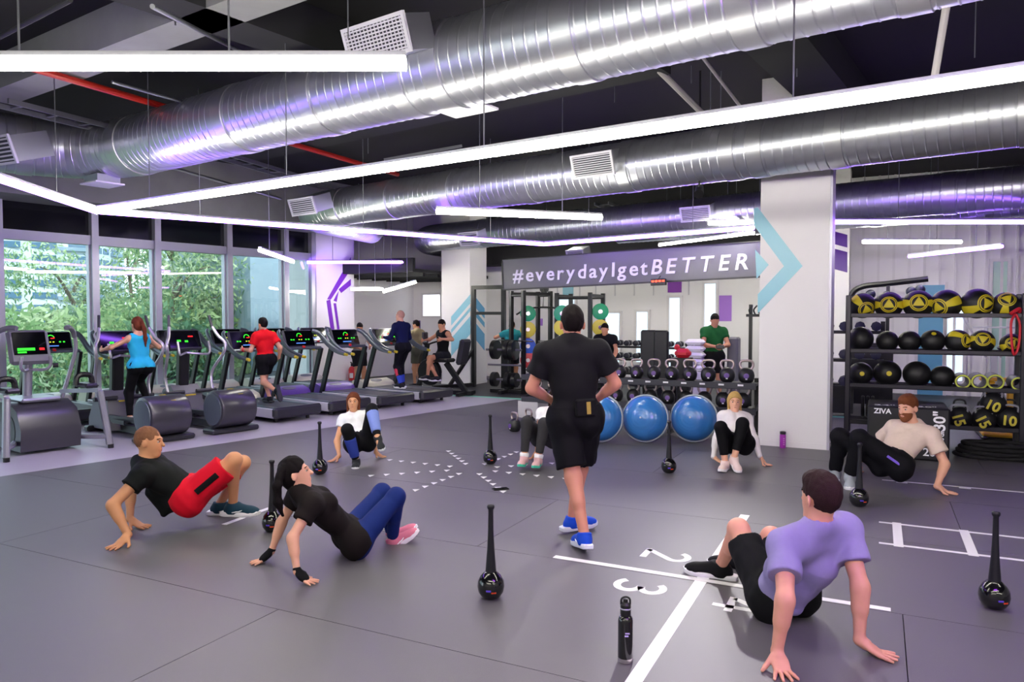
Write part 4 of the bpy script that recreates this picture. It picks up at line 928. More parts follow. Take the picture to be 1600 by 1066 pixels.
tx('24"', .17, FT @ TR((-.36, -.34, 0)), bx_); tx('20"', .15, FT @ TR((.10, -.32, 0)), bx_); tx('24"', .15, FLs @ TR((.10, .18, 0), rz=R(90)), bx_)
# ------------------------------------------------------------------ numbered weight bags on the lowest shelf
M_BAG = mat('bag_black', '#131318', .5); M_BAGY = mat('bag_print', '#cfc23a', .5); M_STR = mat('bag_strap', '#8e8f9a', .5)
def bag(label, px, py, num, roll):
    d = ray(px, py); p = np.array([0, 0, CAMH]) + d * (10.93 / (d @ gy)); t = thing('weight_bag', label, 'weight bag', p, math.atan2(-p[0], p[1]), 'numbered weight bags on the rack')
    m = MB(); m.ball((0, 0, 0), (.145, .13, .145), 26, 16); m.build('bag', M_BAG, t, 60)
    for k in (-.05, .0):
        m = MB(); m.tube(bez([(-.13 - k, k, .05), (-.08, k - .02, .16), (.08, k - .02, .16), (.13 + k, k, .05)], 5), .012, 8); m.build('strap', M_STR, t)
    m = MB(); m.tube(bez([(-.07, .03, .13), (-.05, .03, .22), (.05, .03, .22), (.07, .03, .13)], 4), .012, 8); m.build('handle', M_BAG, t)
    Fm = frame((0, -.131, -.01), (1, 0, 0), (0, 0, 1), (0, -1, 0)) @ Matrix.Rotation(roll, 4, 'Z') @ TR((-.085, -.06, 0)); text_obj(num, .165, M_BAGY, Fm, 'number_print', t, 0, .012, .005)
bag('left weight bag numbered 15 lying turned sideways', 1499, 653, '15', R(-70)); bag('middle weight bag numbered 15 lying tilted', 1537, 656, '15', R(-58)); bag('upper weight bag numbered 10 lying on the others', 1552, 631, '10', R(-22)); bag('right weight bag numbered 10 lying upright', 1577, 654, '10', R(-4))
# yellow sled and rope
M_YSL = mat('sled_yellow', '#d9a520', .4)
t = thing('push_sled', 'yellow push sled behind the ball rack', 'sled', Gp(1.55, 12.3), RZ_G)
m = MB(); m.box((0, 0, .07), (.5, .9, .06), None, .02); m.build('base', M_YSL, t)
for x in (-.12, .14):
    m = MB(); m.box((x, 0, .42), (.12, .12, .7), None, .015); m.build('post', M_YSL, t)
m = MB(); m.box((0, 0, .80), (.5, .16, .05), None, .015); m.build('crossbar', M_YSL, t)
for s_ in (-1, 1):
    m = MB(); m.box((s_ * .22, 0, .025), (.08, 1.0, .05), None, .02); m.build('runner', M_BLK, t)
t = thing('battle_rope', 'thick black battle rope coiled on the floor right of the box', 'rope', Gp(1.28, 10.38), RZ_G)
P = []
for i in range(90):
    a = i * .28; rr_ = .42 - .0012 * i; P.append((rr_ * 1.05 * math.cos(a), rr_ * .6 * math.sin(a) * (1 + .15 * math.sin(i)), .03 + .05 * (i / 22.5 % 1) * 0 + .045 * int(i / 22.5)))
m = MB(); m.tube(P, .024, 8); m.build('coil', mat('rope_black', '#101014', .8, bump=.4, bscale=90), t)
t = thing('plate_stack', 'black weight plates leaning by the left post of the ball rack', 'weight plates', Gp(-.12, 11.0, .32), RZ_G)
for i in range(3):
    m = MB(); m.lathe([(.03, -.02), (.14, -.02), (.15, 0), (.14, .02), (.03, .02)], 24, frame((-.05 + i * .06, 0, .15), (0, 1, 0), (0, 0, 1), (1, 0, 0))); m.build('plate', M_BLK, t)
# fire extinguisher at the window pier
t = thing('fire_extinguisher', 'small red fire extinguisher at the foot of the window pier', 'fire extinguisher', Wp(11.98, WALLN - .28))
m = MB(); m.lathe([(.0001, 0), (.08, 0), (.085, .02), (.085, .36), (.06, .42), (.03, .44), (.0001, .445)], 18); m.build('cylinder', mat('ext_red', '#c3262c', .3), t)
m = MB(); m.box((0, 0, .48), (.05, .05, .07)); m.beam((0, 0, .52), (0, -.13, .55), .03, .02); m.build('valve', M_BLK, t)
m = MB(); m.tube(bez([(.03, 0, .48), (.11, 0, .42), (.105, -.02, .2)], 5), .012, 8); m.build('hose', M_BLK, t)
m = MB(); m.box((0, -.086, .22), (.09, .004, .12)); m.build('label_plate', M_WHITE, t)
# ================================================================== far machines
t = thing('lat_tower', 'black lat pulldown tower beside the far column', 'weight machine', Gp(-8.25, 15.3), RZ_G)
for x in (-.38, .42):
    m = MB(); m.box((x, 0, 1.2), (.09, .09, 2.4)); m.build('post', M_BLK, t)
m = MB(); m.beam((-.42, 0, 2.36), (1.5, -.1, 2.36), .09, .09); m.build('top_beam', M_BLK, t)
m = MB(); m.beam((-.38, 0, 1.75), (.42, 0, 1.75), .07, .07); m.build('cross_beam', M_BLK, t)
m = MB(); m.beam((-.38, 0, .05), (-.9, -1.0, .05), .09, .08); m.beam((-.38, 0, .9), (-.7, -.6, .05), .07, .07); m.build('foot', M_BLK, t)
m = MB(); m.tube(bez([(.95, -.4, 1.72), (1.2, -.4, 1.84), (1.6, -.4, 1.88), (2.0, -.4, 1.84), (2.25, -.4, 1.70)], 5), .02, 8); m.cyl((1.6, -.4, 1.88), (1.5, -.1, 2.34), .008, n=6); m.build('pull_bar', M_BLK, t)
m = MB(); m.lathe([(.0001, -.03), (.1, -.03), (.1, .03), (.0001, .03)], 16, frame((1.5, -.1, 2.3), (1, 0, 0), (0, 0, 1), (0, -1, 0))); m.build('pulley', M_BLK, t)
M_PL = [mat('plate_' + n, h, .45) for n, h in (('green', '#22a877'), ('yellow', '#e0d24a'), ('blue', '#2f62c8'), ('red', '#d23a3e'))]
pg = 0
def plate(label, px, py, Y, mtl, r=.17, ry=25):
    c = at(px, py, Y); t = thing('bumper_plate', label, 'weight plate', c, RZ_G + R(ry), 'coloured plates on the squat racks')
    Fm = frame((0, 0, 0), (1, 0, 0), (0, 0, 1), (0, -1, 0)); m = MB(); m.lathe([(.025, -.03), (.15 / .17 * r, -.03), (r, -.02), (r, .02), (.15 / .17 * r, .03), (.06, .026), (.025, .03)], 28, Fm); m.build('disc', mtl, t, 40)
    m = MB(); m.lathe([(.02, -.05), (.045, -.05), (.045, .04), (.02, .04)], 14, Fm); m.build('hub', M_CHROME, t)
CN = ['green', 'yellow', 'blue', 'red']
def squat_rack(label, px0, px1, Y, yt, cols, plabel):
    a, b = at(px0, 500, Y), at(px1, 500, Y + .6 * 0 - .35); c = (a + b) / 2; w = np.linalg.norm((b - a)[:2]) / 2; rz = math.atan2(b[1] - a[1], b[0] - a[0]); h = at(px0, yt, Y)[2]
    t = thing('squat_rack', label, 'squat rack', (c[0], c[1], 0), rz)
    for s_ in (-1, 1):
        for y in (0, .75):
            m = MB(); m.box((s_ * w, y, h / 2), (.075, .075, h)); m.build('post', M_BLK, t)
        m = MB(); m.beam((s_ * w, 0, .04), (s_ * w, .75, .04), .07, .07); m.beam((s_ * w, 0, h - .06), (s_ * w, .75, h - .06), .06, .06); m.build('side_rail', M_BLK, t)
    m = MB(); m.cyl((-w, 0, h - .1), (w, 0, h - .1), .03, n=10); m.cyl((-w, .75, h - .1), (w, .75, h - .1), .02, n=10); m.build('pull_up_bar', M_BLK, t)
    m = MB(); m.cyl((-w - .4, -.06, 1.15), (w + .4, -.06, 1.15), .014, n=10); m.build('barbell', M_CHROME, t)
    for i, (px, ys) in enumerate(cols):
        for j, y in enumerate(ys): plate('%s plate %s' % (CN[j], plabel[i]), px, y, Y - .25, M_PL[j])
squat_rack('black squat rack behind the walking person on the left', 799, 818, 16.2, 455, [(825, (490, 515, 541, 563))], ['in the left column of plates behind the walking person in black'])
squat_rack('black squat rack right behind the walking person in black', 870, 922, 15.6, 458, [(878, (490, 512)), (938, (487, 512, 541))], ['just left of the head of the walking person', 'just right of the head of the walking person'])
t = thing('plate_tree', 'black plate tree with weight discs below the lat tower', 'plate tree', fl(792, 614), RZ_G)
m = MB(); m.box((0, 0, .6), (.08, .08, 1.15)); m.build('post', M_BLK, t)
m = MB(); m.beam((-.4, 0, .04), (.4, 0, .04), .08, .07); m.beam((0, -.35, .04), (0, .35, .04), .08, .07); m.build('base', M_BLK, t)
for (x, z, r) in ((-.22, .95, .21), (.10, .95, .22), (.22, .95, .22), (-.24, .3, .16), (.1, .3, .17), (.26, .3, .16)):
    m = MB(); m.lathe([(.02, -.05), (r, -.05), (r, .05), (.02, .05)], 24, frame((x, -.12, z), (0, 1, 0), (0, 0, 1), (1, 0, 0))); m.build('plate', M_BLK, t)
m = MB(); m.cyl((-.45, -.12, .95), (.42, -.12, .95), .025, n=8); m.cyl((-.42, -.12, .3), (.42, -.12, .3), .025, n=8); m.cyl((-.4, -.12, .62), (.4, -.12, .62), .022, n=8); m.build('peg', M_GREY, t)
# rowing bike with its rider
t = thing('rowing_bike', 'black leg machine under the person in tank top', 'exercise machine', at(690, 600, 15.8) * [1, 1, 0], RZ_G)
m = MB(); m.beam((-.75, 0, .06), (.75, 0, .06), .1, .09); m.beam((-.7, -.3, .05), (-.7, .3, .05), .08, .07); m.beam((.6, -.35, .05), (.6, .35, .05), .08, .07); m.build('base', M_BLK, t)
m = MB(); m.beam((.62, 0, .06), (.12, 0, .68), .1, .09, (0, 1, 0)); m.beam((-.6, 0, .06), (-.35, 0, 1.1), .08, .08, (0, 1, 0)); m.build('frame', M_BLK, t)
m = MB(); m.box((.08, 0, .74), (.36, .34, .08), None, .03); m.build('seat', M_BLK, t)
m = MB(); m.box((.34, 0, 1.02), (.12, .36, .55), TR((0, 0, 0), ry=R(12)), .04); m.build('backrest', M_DGREY, t)
m = MB(); m.lathe([(.05, -.06), (.27, -.06), (.3, 0), (.27, .06), (.05, .06)], 26, frame((-.3, 0, .48), (1, 0, 0), (0, 0, 1), (0, -1, 0))); m.build('flywheel', M_BLK, t)
m = MB(); m.box((-.42, 0, 1.22), (.05, .2, .24), None, .02); m.build('console', M_DGREY, t)
for s_ in (-1, 1):
    m = MB(); m.tube(bez([(-.4, 0, 1.05), (-.3, s_ * .25, 1.12), (-.12, s_ * .36, 1.14)], 5), .02, 8); m.build('handle', M_BLK, t)
    m = MB(); m.box((-.3, s_ * .16, .22 + .1 * s_), (.26, .11, .04), None, .012); m.build('pedal', M_GREY, t)
# row of dark benches and dumbbell stands behind the kettlebells
def bench(label, px, Y, h, w, ry):
    c = at(px, 600, Y); t = thing('weight_bench', label, 'bench', (c[0], c[1], 0), RZ_G + R(ry))
    m = MB(); m.box((0, 0, .44), (.30, .5, .08), None, .02); m.build('seat', M_BLK, t)
    m = MB(); m.box((0, .52, .44 + h / 2), (w, .10, h), TR((0, 0, 0)), .03); m.build('backrest', M_BLK, t)
    for y in (-.2, .5):
        m = MB(); m.box((0, y, .2), (.08, .08, .4)); m.box((0, y, .03), (.5, .08, .06)); m.build('leg', M_DGREY, t)
bench('black bench with tall backrest behind the kettlebells on the left', 1001, 13.6, .98, .30, 0); bench('black bench with tall backrest behind the kettlebells on the right', 1021, 13.3, .98, .28, 0)
def dumb_stand(label, px, Y):
    c = at(px, 600, Y); t = thing('dumbbell_stand', label, 'dumbbell rack', (c[0], c[1], 0), RZ_G)
    for s_ in (-1, 1):
        m = MB(); m.beam((s_ * .5, .2, 0), (s_ * .5, .0, 1.1), .06, .08, (0, 1, 0)); m.build('upright', M_BLK, t)
    for z in (.45, .75, 1.02):
        m = MB(); m.box((0, -.02, z), (1.05, .24, .04)); m.build('tier', M_BLK, t)
        for i in range(5):
            m = MB(); F0 = frame((-.4 + i * .2, -.02, z + .085), (1, 0, 0), (0, 0, 1), (0, -1, 0)); m.lathe([(.0001, .16), (.06, .15), (.06, .06), (.016, .06), (.016, -.06), (.06, -.06), (.06, -.15), (.0001, -.16)], 12, F0); m.build('dumbbell', M_DGREY, t)
dumb_stand('black dumbbell stand left of the person in black leaning', 968, 16.0); dumb_stand('black dumbbell stand between benches and person in green', 1062, 15.2)
t = thing('preacher_station', 'grey upright weight station right of the person in green', 'weight machine', (at(1146, 600, 13.6)[0], 13.6, 0), RZ_G)
m = MB(); m.box((0, 0, .75), (.20, .3, 1.1), None, .03); m.build('stack_cover', M_GREY, t)
m = MB(); m.box((.28, .1, .95), (.06, .06, 1.9)); m.box((.55, .1, .95), (.06, .06, 1.9)); m.beam((.2, .1, 1.7), (.75, .1, 1.7), .05, .05); m.build('frame', M_BLK, t)
for i in range(5):
    m = MB(); m.tube(bez([(.3 + i * .08, -.05, 1.72), (.28 + i * .08, -.1, 1.8), (.34 + i * .08, -.1, 1.88)], 3), .014, 6); m.build('cable_handle', M_BLK, t)
t = thing('towel_stack', 'stacked white towels behind the kettlebells', 'towels', (at(1086, 600, 13.2)[0], 13.2, 0), RZ_G)
m = MB(); m.box((0, 0, .35), (.34, .34, .7)); m.build('stand', M_WHITE, t)
for i in range(5):
    m = MB(); m.box((0, 0, .76 + i * .115), (.36 - .01 * i, .3, .10), None, .045); m.build('towel', mat('towel_white', '#f0eff4', .8), t)
t = thing('red_bag', 'red gym bag behind the kettlebell handles', 'bag', (at(1065, 600, 12.2)[0], 12.2, 0), RZ_G)
m = MB(); m.box((0, 0, .5), (.3, .3, 1.0)); m.build('stool', M_BLK, t)
m = MB(); m.box((.02, 0, 1.07), (.26, .2, .16), None, .06); m.ball((-.08, 0, 1.17), .05, 12, 8); m.build('bag', mat('bag_red', '#c81f30', .5), t)
# cable rig and cardio posts in the room behind the ball rack
t = thing('storage_rig', 'black curved storage rig with small balls behind the ball rack', 'rig', (at(1385, 600, 13.2)[0], 13.2, 0), RZ_G)
P = bez([(-.62, 0, .0), (-.62, 0, 1.6), (-.60, 0, 2.05), (-.42, 0, 2.22), (0, 0, 2.27), (.62, 0, 2.34)], 6)
m = MB(); m.tube(P, .05, 8); m.build('arch', M_BLK, t)
m = MB(); m.beam((.0, 0, 0), (.0, 0, 2.25), .06, .06, (0, 1, 0)); m.build('post', M_BLK, t)
m = MB(); m.beam((-.62, 0, 1.8), (.35, 0, 1.85), .05, .05); m.beam((0, 0, 1.98), (.6, 0, 2.0), .06, .05); m.build('arm', M_BLK, t)
m = MB(); m.box((-.25, .05, .65), (.7, .3, 1.1)); m.build('stack_housing', M_BLK, t)
for (x, z) in ((-.28, 2.08), (-.16, 1.93), (-.02, 2.05), (.36, 2.12), (.5, 2.15)):
    m = MB(); m.ball((x, -.08, z), .085, 14, 10); m.build('small_ball', mat('navy_ball', '#23273c', .4), t)
t = thing('dumbbell_rack', 'dark dumbbell rack half hidden beside the big column', 'dumbbell rack', (at(1318, 600, 12.4)[0], 12.4, 0), RZ_G)
for z in (.5, .95, 1.42):
    m = MB(); m.box((0, 0, z), (1.2, .35, .05)); m.build('tier', M_BLK, t)
    for i in range(5):
        m = MB(); F0 = frame((-.48 + i * .24, 0, z + .10), (1, 0, 0), (0, 0, 1), (0, -1, 0)); m.lathe([(.0001, .17), (.08, .16), (.08, .06), (.018, .06), (.018, -.06), (.08, -.06), (.08, -.16), (.0001, -.17)], 8, F0); m.build('dumbbell', mat('navy_dumbbell', '#22223a', .4), t)
for s_ in (-1, 1):
    m = MB(); m.box((s_ * .58, .1, .8), (.07, .07, 1.6)); m.build('post', M_BLK, t)
m = MB(); m.box((-.2, .1, .3), (.7, .3, .5)); m.build('base_cover', M_BLK, t)
t = thing('exercise_bike', 'silver bike frame with black saddle behind the foam rollers', 'exercise bike', (at(1552, 600, 12.2)[0], 12.2, 0), RZ_G)
m = MB(); m.beam((0, 0, .05), (0, 0, 1.08), .10, .10, (0, 1, 0)); m.build('seat_post', M_SIL, t)
m = MB(); m.box((-.16, 0, 1.16), (.24, .14, .06), TR((0, 0, 0)), .025); m.box((.16, 0, 1.16), (.24, .14, .06), None, .025); m.box((0, 0, 1.07), (.34, .1, .04), None, .015); m.build('saddle', M_BLK, t)
m = MB(); m.box((0, 0, .05), (.6, .5, .08), None, .02); m.build('base', M_DGREY, t)
for s_ in (-1, 1):
    m = MB(); m.beam((s_ * .10, .1, 1.0), (s_ * .46, .1, 1.72), .035, .035, (0, 1, 0)); m.build('v_bar', M_SIL, t)
m = MB(); m.beam((-.30, .1, 1.5), (.30, .1, 1.5), .03, .03); m.build('cross_bar', M_SIL, t)

# added spotlight standing in for light the mirrored sign reflects onto the floor
t = thing('spotlight', 'added ceiling spotlight standing in for light reflected off the mirrored sign', 'spotlight', (2.35, 9.3, 3.25))
m = MB(); m.cyl((0, 0, .06), (0, 0, ZC - 3.25), .012, n=8); m.build('stem', M_BLK, t)
sd_ = Vector((1.0, 5.0, 0)) - Vector((2.35, 9.3, 3.25)); sq_ = sd_.normalized(); m = MB(); m.tube([tuple(-sq_ * .12), tuple(sq_ * .06)], [.05, .06], 16); m.build('can', M_BLK, t)
sl_ = bpy.data.lights.new('sign_bounce_lamp', 'SPOT'); sl_.energy = 230; sl_.spot_size = R(46); sl_.spot_blend = .8; sl_.shadow_soft_size = .05; sl_.color = (1, .96, .95)
slo = bpy.data.objects.new('sign_bounce_lamp', sl_); COL.objects.link(slo); slo.parent = t; slo.location = sq_ * .09; slo.rotation_euler = sq_.to_track_quat('-Z', 'Y').to_euler()
# ================================================================== people: smooth distance fields turned into one continuous skin
class Fld:
    def __init__(s, vox): s.h = vox; s.P = []; s.post = []
    def cone(s, a, b, ra, rb=None, k=.02, sq=None, f=1., cap=False, capa=False, op=1):
        s.P.append(('c', np.asarray(a, float), np.asarray(b, float), ra, ra if rb is None else rb, k, None if sq is None else np.asarray(sq, float), f, cap, capa, op)); return s
    def ell(s, c, ax, r, k=.02, op=1): s.P.append(('e', np.asarray(c, float), [np.asarray(x, float) for x in ax], r, k, op)); return s
    def cut(s, p, n): s.post.append(('p', np.asarray(p, float), np.asarray(n, float))); return s
    def cutnow(s, p, n): s.P.append(('k', np.asarray(p, float), np.asarray(n, float), 1)); return s
    def hole(s, p, r): s.post.append(('h', np.asarray(p, float), r)); return s
    def rough(s, amp, fr=1.): s.post.append(('n', amp, fr)); return s
    def grid(s):
        h = s.h; lo = np.full(3, 1e9); hi = -lo; bx = []
        for p in s.P:
            if p[0] == 'k': bx.append((None, None)); continue
            if p[0] == 'c':
                r = max(p[3], p[4]) * max(1, p[7]); l = np.minimum(p[1], p[2]) - r; u = np.maximum(p[1], p[2]) + r; k = p[5]
            else:
                ext = sum(np.abs(a) * r for a, r in zip(p[2], p[3])); l = p[1] - ext; u = p[1] + ext; k = p[4]
            m = k + 2.5 * h; bx.append((l - m, u + m))
            if p[-1] > 0: lo = np.minimum(lo, l); hi = np.maximum(hi, u)
        lo -= 3 * h; hi += 3 * h; s.lo = lo; n = np.ceil((hi - lo) / h).astype(int) + 1
        A = np.full(n, .3, np.float32)
        gr = [lo[i] + h * np.arange(n[i]) for i in range(3)]
        for p, (l, u) in zip(s.P, bx):
            if p[0] == 'k':
                A = np.maximum(A, ((gr[0][:, None, None] - p[1][0]) * p[2][0] + (gr[1][None, :, None] - p[1][1]) * p[2][1] + (gr[2][None, None, :] - p[1][2]) * p[2][2]).astype(np.float32)); continue
            i0 = np.clip(((l - lo) / h).astype(int), 0, n - 1); i1 = np.clip(((u - lo) / h).astype(int) + 2, 1, n)
            if np.any(i1 <= i0): continue
            sl = tuple(slice(a, b) for a, b in zip(i0, i1))
            X = gr[0][sl[0]][:, None, None].astype(np.float32); Y = gr[1][sl[1]][None, :, None].astype(np.float32); Z = gr[2][sl[2]][None, None, :].astype(np.float32)
            if p[0] == 'c':
                _, a, b, ra, rb, k, sq, f, cap, capa, op = p
                ba = b - a; L0 = np.linalg.norm(ba); dirn = ba / max(L0, 1e-9)
                x, y, z = X - a[0], Y - a[1], Z - a[2]
                al = x * dirn[0] + y * dirn[1] + z * dirn[2]
                if sq is not None:
                    g = 1 / f - 1; t = (x * sq[0] + y * sq[1] + z * sq[2]) * g
                    x = x + sq[0] * t; y = y + sq[1] * t; z = z + sq[2] * t; ba = ba + sq * (ba @ sq) * g
                bb = max(ba @ ba, 1e-9); tt = np.clip((x * ba[0] + y * ba[1] + z * ba[2]) / bb, 0, 1)
                dx, dy, dz = x - ba[0] * tt, y - ba[1] * tt, z - ba[2] * tt
                d = np.sqrt(dx * dx + dy * dy + dz * dz) - (ra + (rb - ra) * tt)
                if sq is not None and f < 1: d = d * (.5 + .5 * f)
                if cap: d = np.maximum(d, al - L0)
                if capa: d = np.maximum(d, -al)
            else:
                _, c, ax, r, k, op = p
                x, y, z = X - c[0], Y - c[1], Z - c[2]
                q = [(x * a[0] + y * a[1] + z * a[2]) / rr for a, rr in zip(ax, r)]
                k0 = np.sqrt(q[0] ** 2 + q[1] ** 2 + q[2] ** 2); k1 = np.sqrt((q[0] / r[0]) ** 2 + (q[1] / r[1]) ** 2 + (q[2] / r[2]) ** 2)
                d = k0 * (k0 - 1) / np.maximum(k1, 1e-6)
            o = A[sl]
            if op > 0:
                hh = np.maximum(k - np.abs(o - d), 0) / k; A[sl] = np.minimum(o, d) - hh * hh * k * .25
            else:
                hh = np.maximum(k - np.abs(o + d), 0) / k; A[sl] = np.maximum(o, -d) + hh * hh * k * .25
        X = gr[0][:, None, None]; Y = gr[1][None, :, None]; Z = gr[2][None, None, :]
        for q in s.post:
            if q[0] == 'p': A = np.maximum(A, ((X - q[1][0]) * q[2][0] + (Y - q[1][1]) * q[2][1] + (Z - q[1][2]) * q[2][2]).astype(np.float32))
            elif q[0] == 'h': A = np.maximum(A, (q[2] - np.sqrt((X - q[1][0]) ** 2 + (Y - q[1][1]) ** 2 + (Z - q[1][2]) ** 2)).astype(np.float32))
            else:
                fr = q[2]; A = A + (q[1] * np.sin(31 * fr * X + 17 * fr * Z + 2.2 * np.sin(23 * fr * Y + 9 * fr * Z)) * np.cos(27 * fr * Y - 19 * fr * Z + 1.7 * np.sin(21 * fr * X))).astype(np.float32)
        A[0] = A[-1] = .3; A[:, 0] = A[:, -1] = .3; A[:, :, 0] = A[:, :, -1] = .3
        return A
    def mesh(s, name, mtl, org=(0, 0, 0)):
        A = s.grid(); I = A < 0; n = A.shape
        c = np.zeros(tuple(x - 1 for x in n), np.uint8); offs = [(i, j, k) for i in (0, 1) for j in (0, 1) for k in (0, 1)]
        for i, j, k in offs: c += I[i:n[0] - 1 + i, j:n[1] - 1 + j, k:n[2] - 1 + k]
        act = np.argwhere((c > 0) & (c < 8)); vid = np.full(c.shape, -1, np.int32); vid[tuple(act.T)] = np.arange(len(act))
        val = np.stack([A[act[:, 0] + i, act[:, 1] + j, act[:, 2] + k] for i, j, k in offs], 1)
        acc = np.zeros((len(act), 3)); cnt = np.zeros(len(act))
        for a in range(8):
            for b in range(a + 1, 8):
                oa, ob = np.array(offs[a]), np.array(offs[b])
                if np.abs(oa - ob).sum() != 1: continue
                va, vb = val[:, a], val[:, b]; msk = (va < 0) != (vb < 0)
                t = np.where(msk, va / np.where(msk, va - vb, 1), 0)
                acc += np.where(msk[:, None], oa + (ob - oa) * t[:, None], 0); cnt += msk
        V = (act + acc / cnt[:, None]) * s.h + s.lo - np.asarray(org)
        Q = []
        for ax in range(3):
            s0 = [slice(1, -1)] * 3; s1 = [slice(1, -1)] * 3; s0[ax] = slice(0, -1); s1[ax] = slice(1, None)
            a, b = I[tuple(s0)], I[tuple(s1)]
            e = np.argwhere(a != b)
            if not len(e): continue
            sg = a[tuple(e.T)]; base = e.copy(); u, w = (ax + 1) % 3, (ax + 2) % 3
            for t in (u, w): base[:, t] += 1
            def at_(du, dw):
                q = base.copy(); q[:, u] -= du; q[:, w] -= dw; return vid[tuple(q.T)]
            q = np.stack([at_(0, 0), at_(1, 0), at_(1, 1), at_(0, 1)], 1); q[~sg] = q[~sg][:, ::-1]; Q.append(q)
        Q = np.concatenate(Q); me = bpy.data.meshes.new(name)
        me.vertices.add(len(V)); me.vertices.foreach_set('co', V.astype(np.float32).ravel())
        me.loops.add(len(Q) * 4); me.loops.foreach_set('vertex_index', Q.astype(np.int32).ravel())
        me.polygons.add(len(Q)); me.polygons.foreach_set('loop_start', np.arange(0, len(Q) * 4, 4, dtype=np.int32))
        me.polygons.foreach_set('use_smooth', np.ones(len(Q), bool)); me.materials.append(mtl); me.update(); me.validate(); return me
def nv(v): v = np.asarray(v, float); return v / max(1e-9, np.linalg.norm(v))
def ik(a, c, l1, l2, pole):
    a, c = np.asarray(a, float), np.asarray(c, float); v = c - a; d = np.linalg.norm(v); v = v / d
    d2 = min(d, (l1 + l2) * .998); d2 = max(d2, abs(l1 - l2) * 1.02)
    x = (l1 * l1 - l2 * l2 + d2 * d2) / (2 * d2); h = math.sqrt(max(0, l1 * l1 - x * x))
    p = np.asarray(pole, float); p = nv(p - v * (p @ v)); return a + v * x + p * h, a + v * d2
SKIN = {}
def skin(h): return mat('skin_' + h.strip('#'), h, .5, spec=.35, var=.04, vscale=30)
def cloth(h, rough=.8): return mat('cloth_' + h.strip('#'), h, rough, bump=.12, bscale=320, var=.06, vscale=40, spec=.15)
def hairm(h): return mat('hair_' + h.strip('#'), h, .7, bump=.35, bscale=190, var=.25, vscale=60, spec=.12)
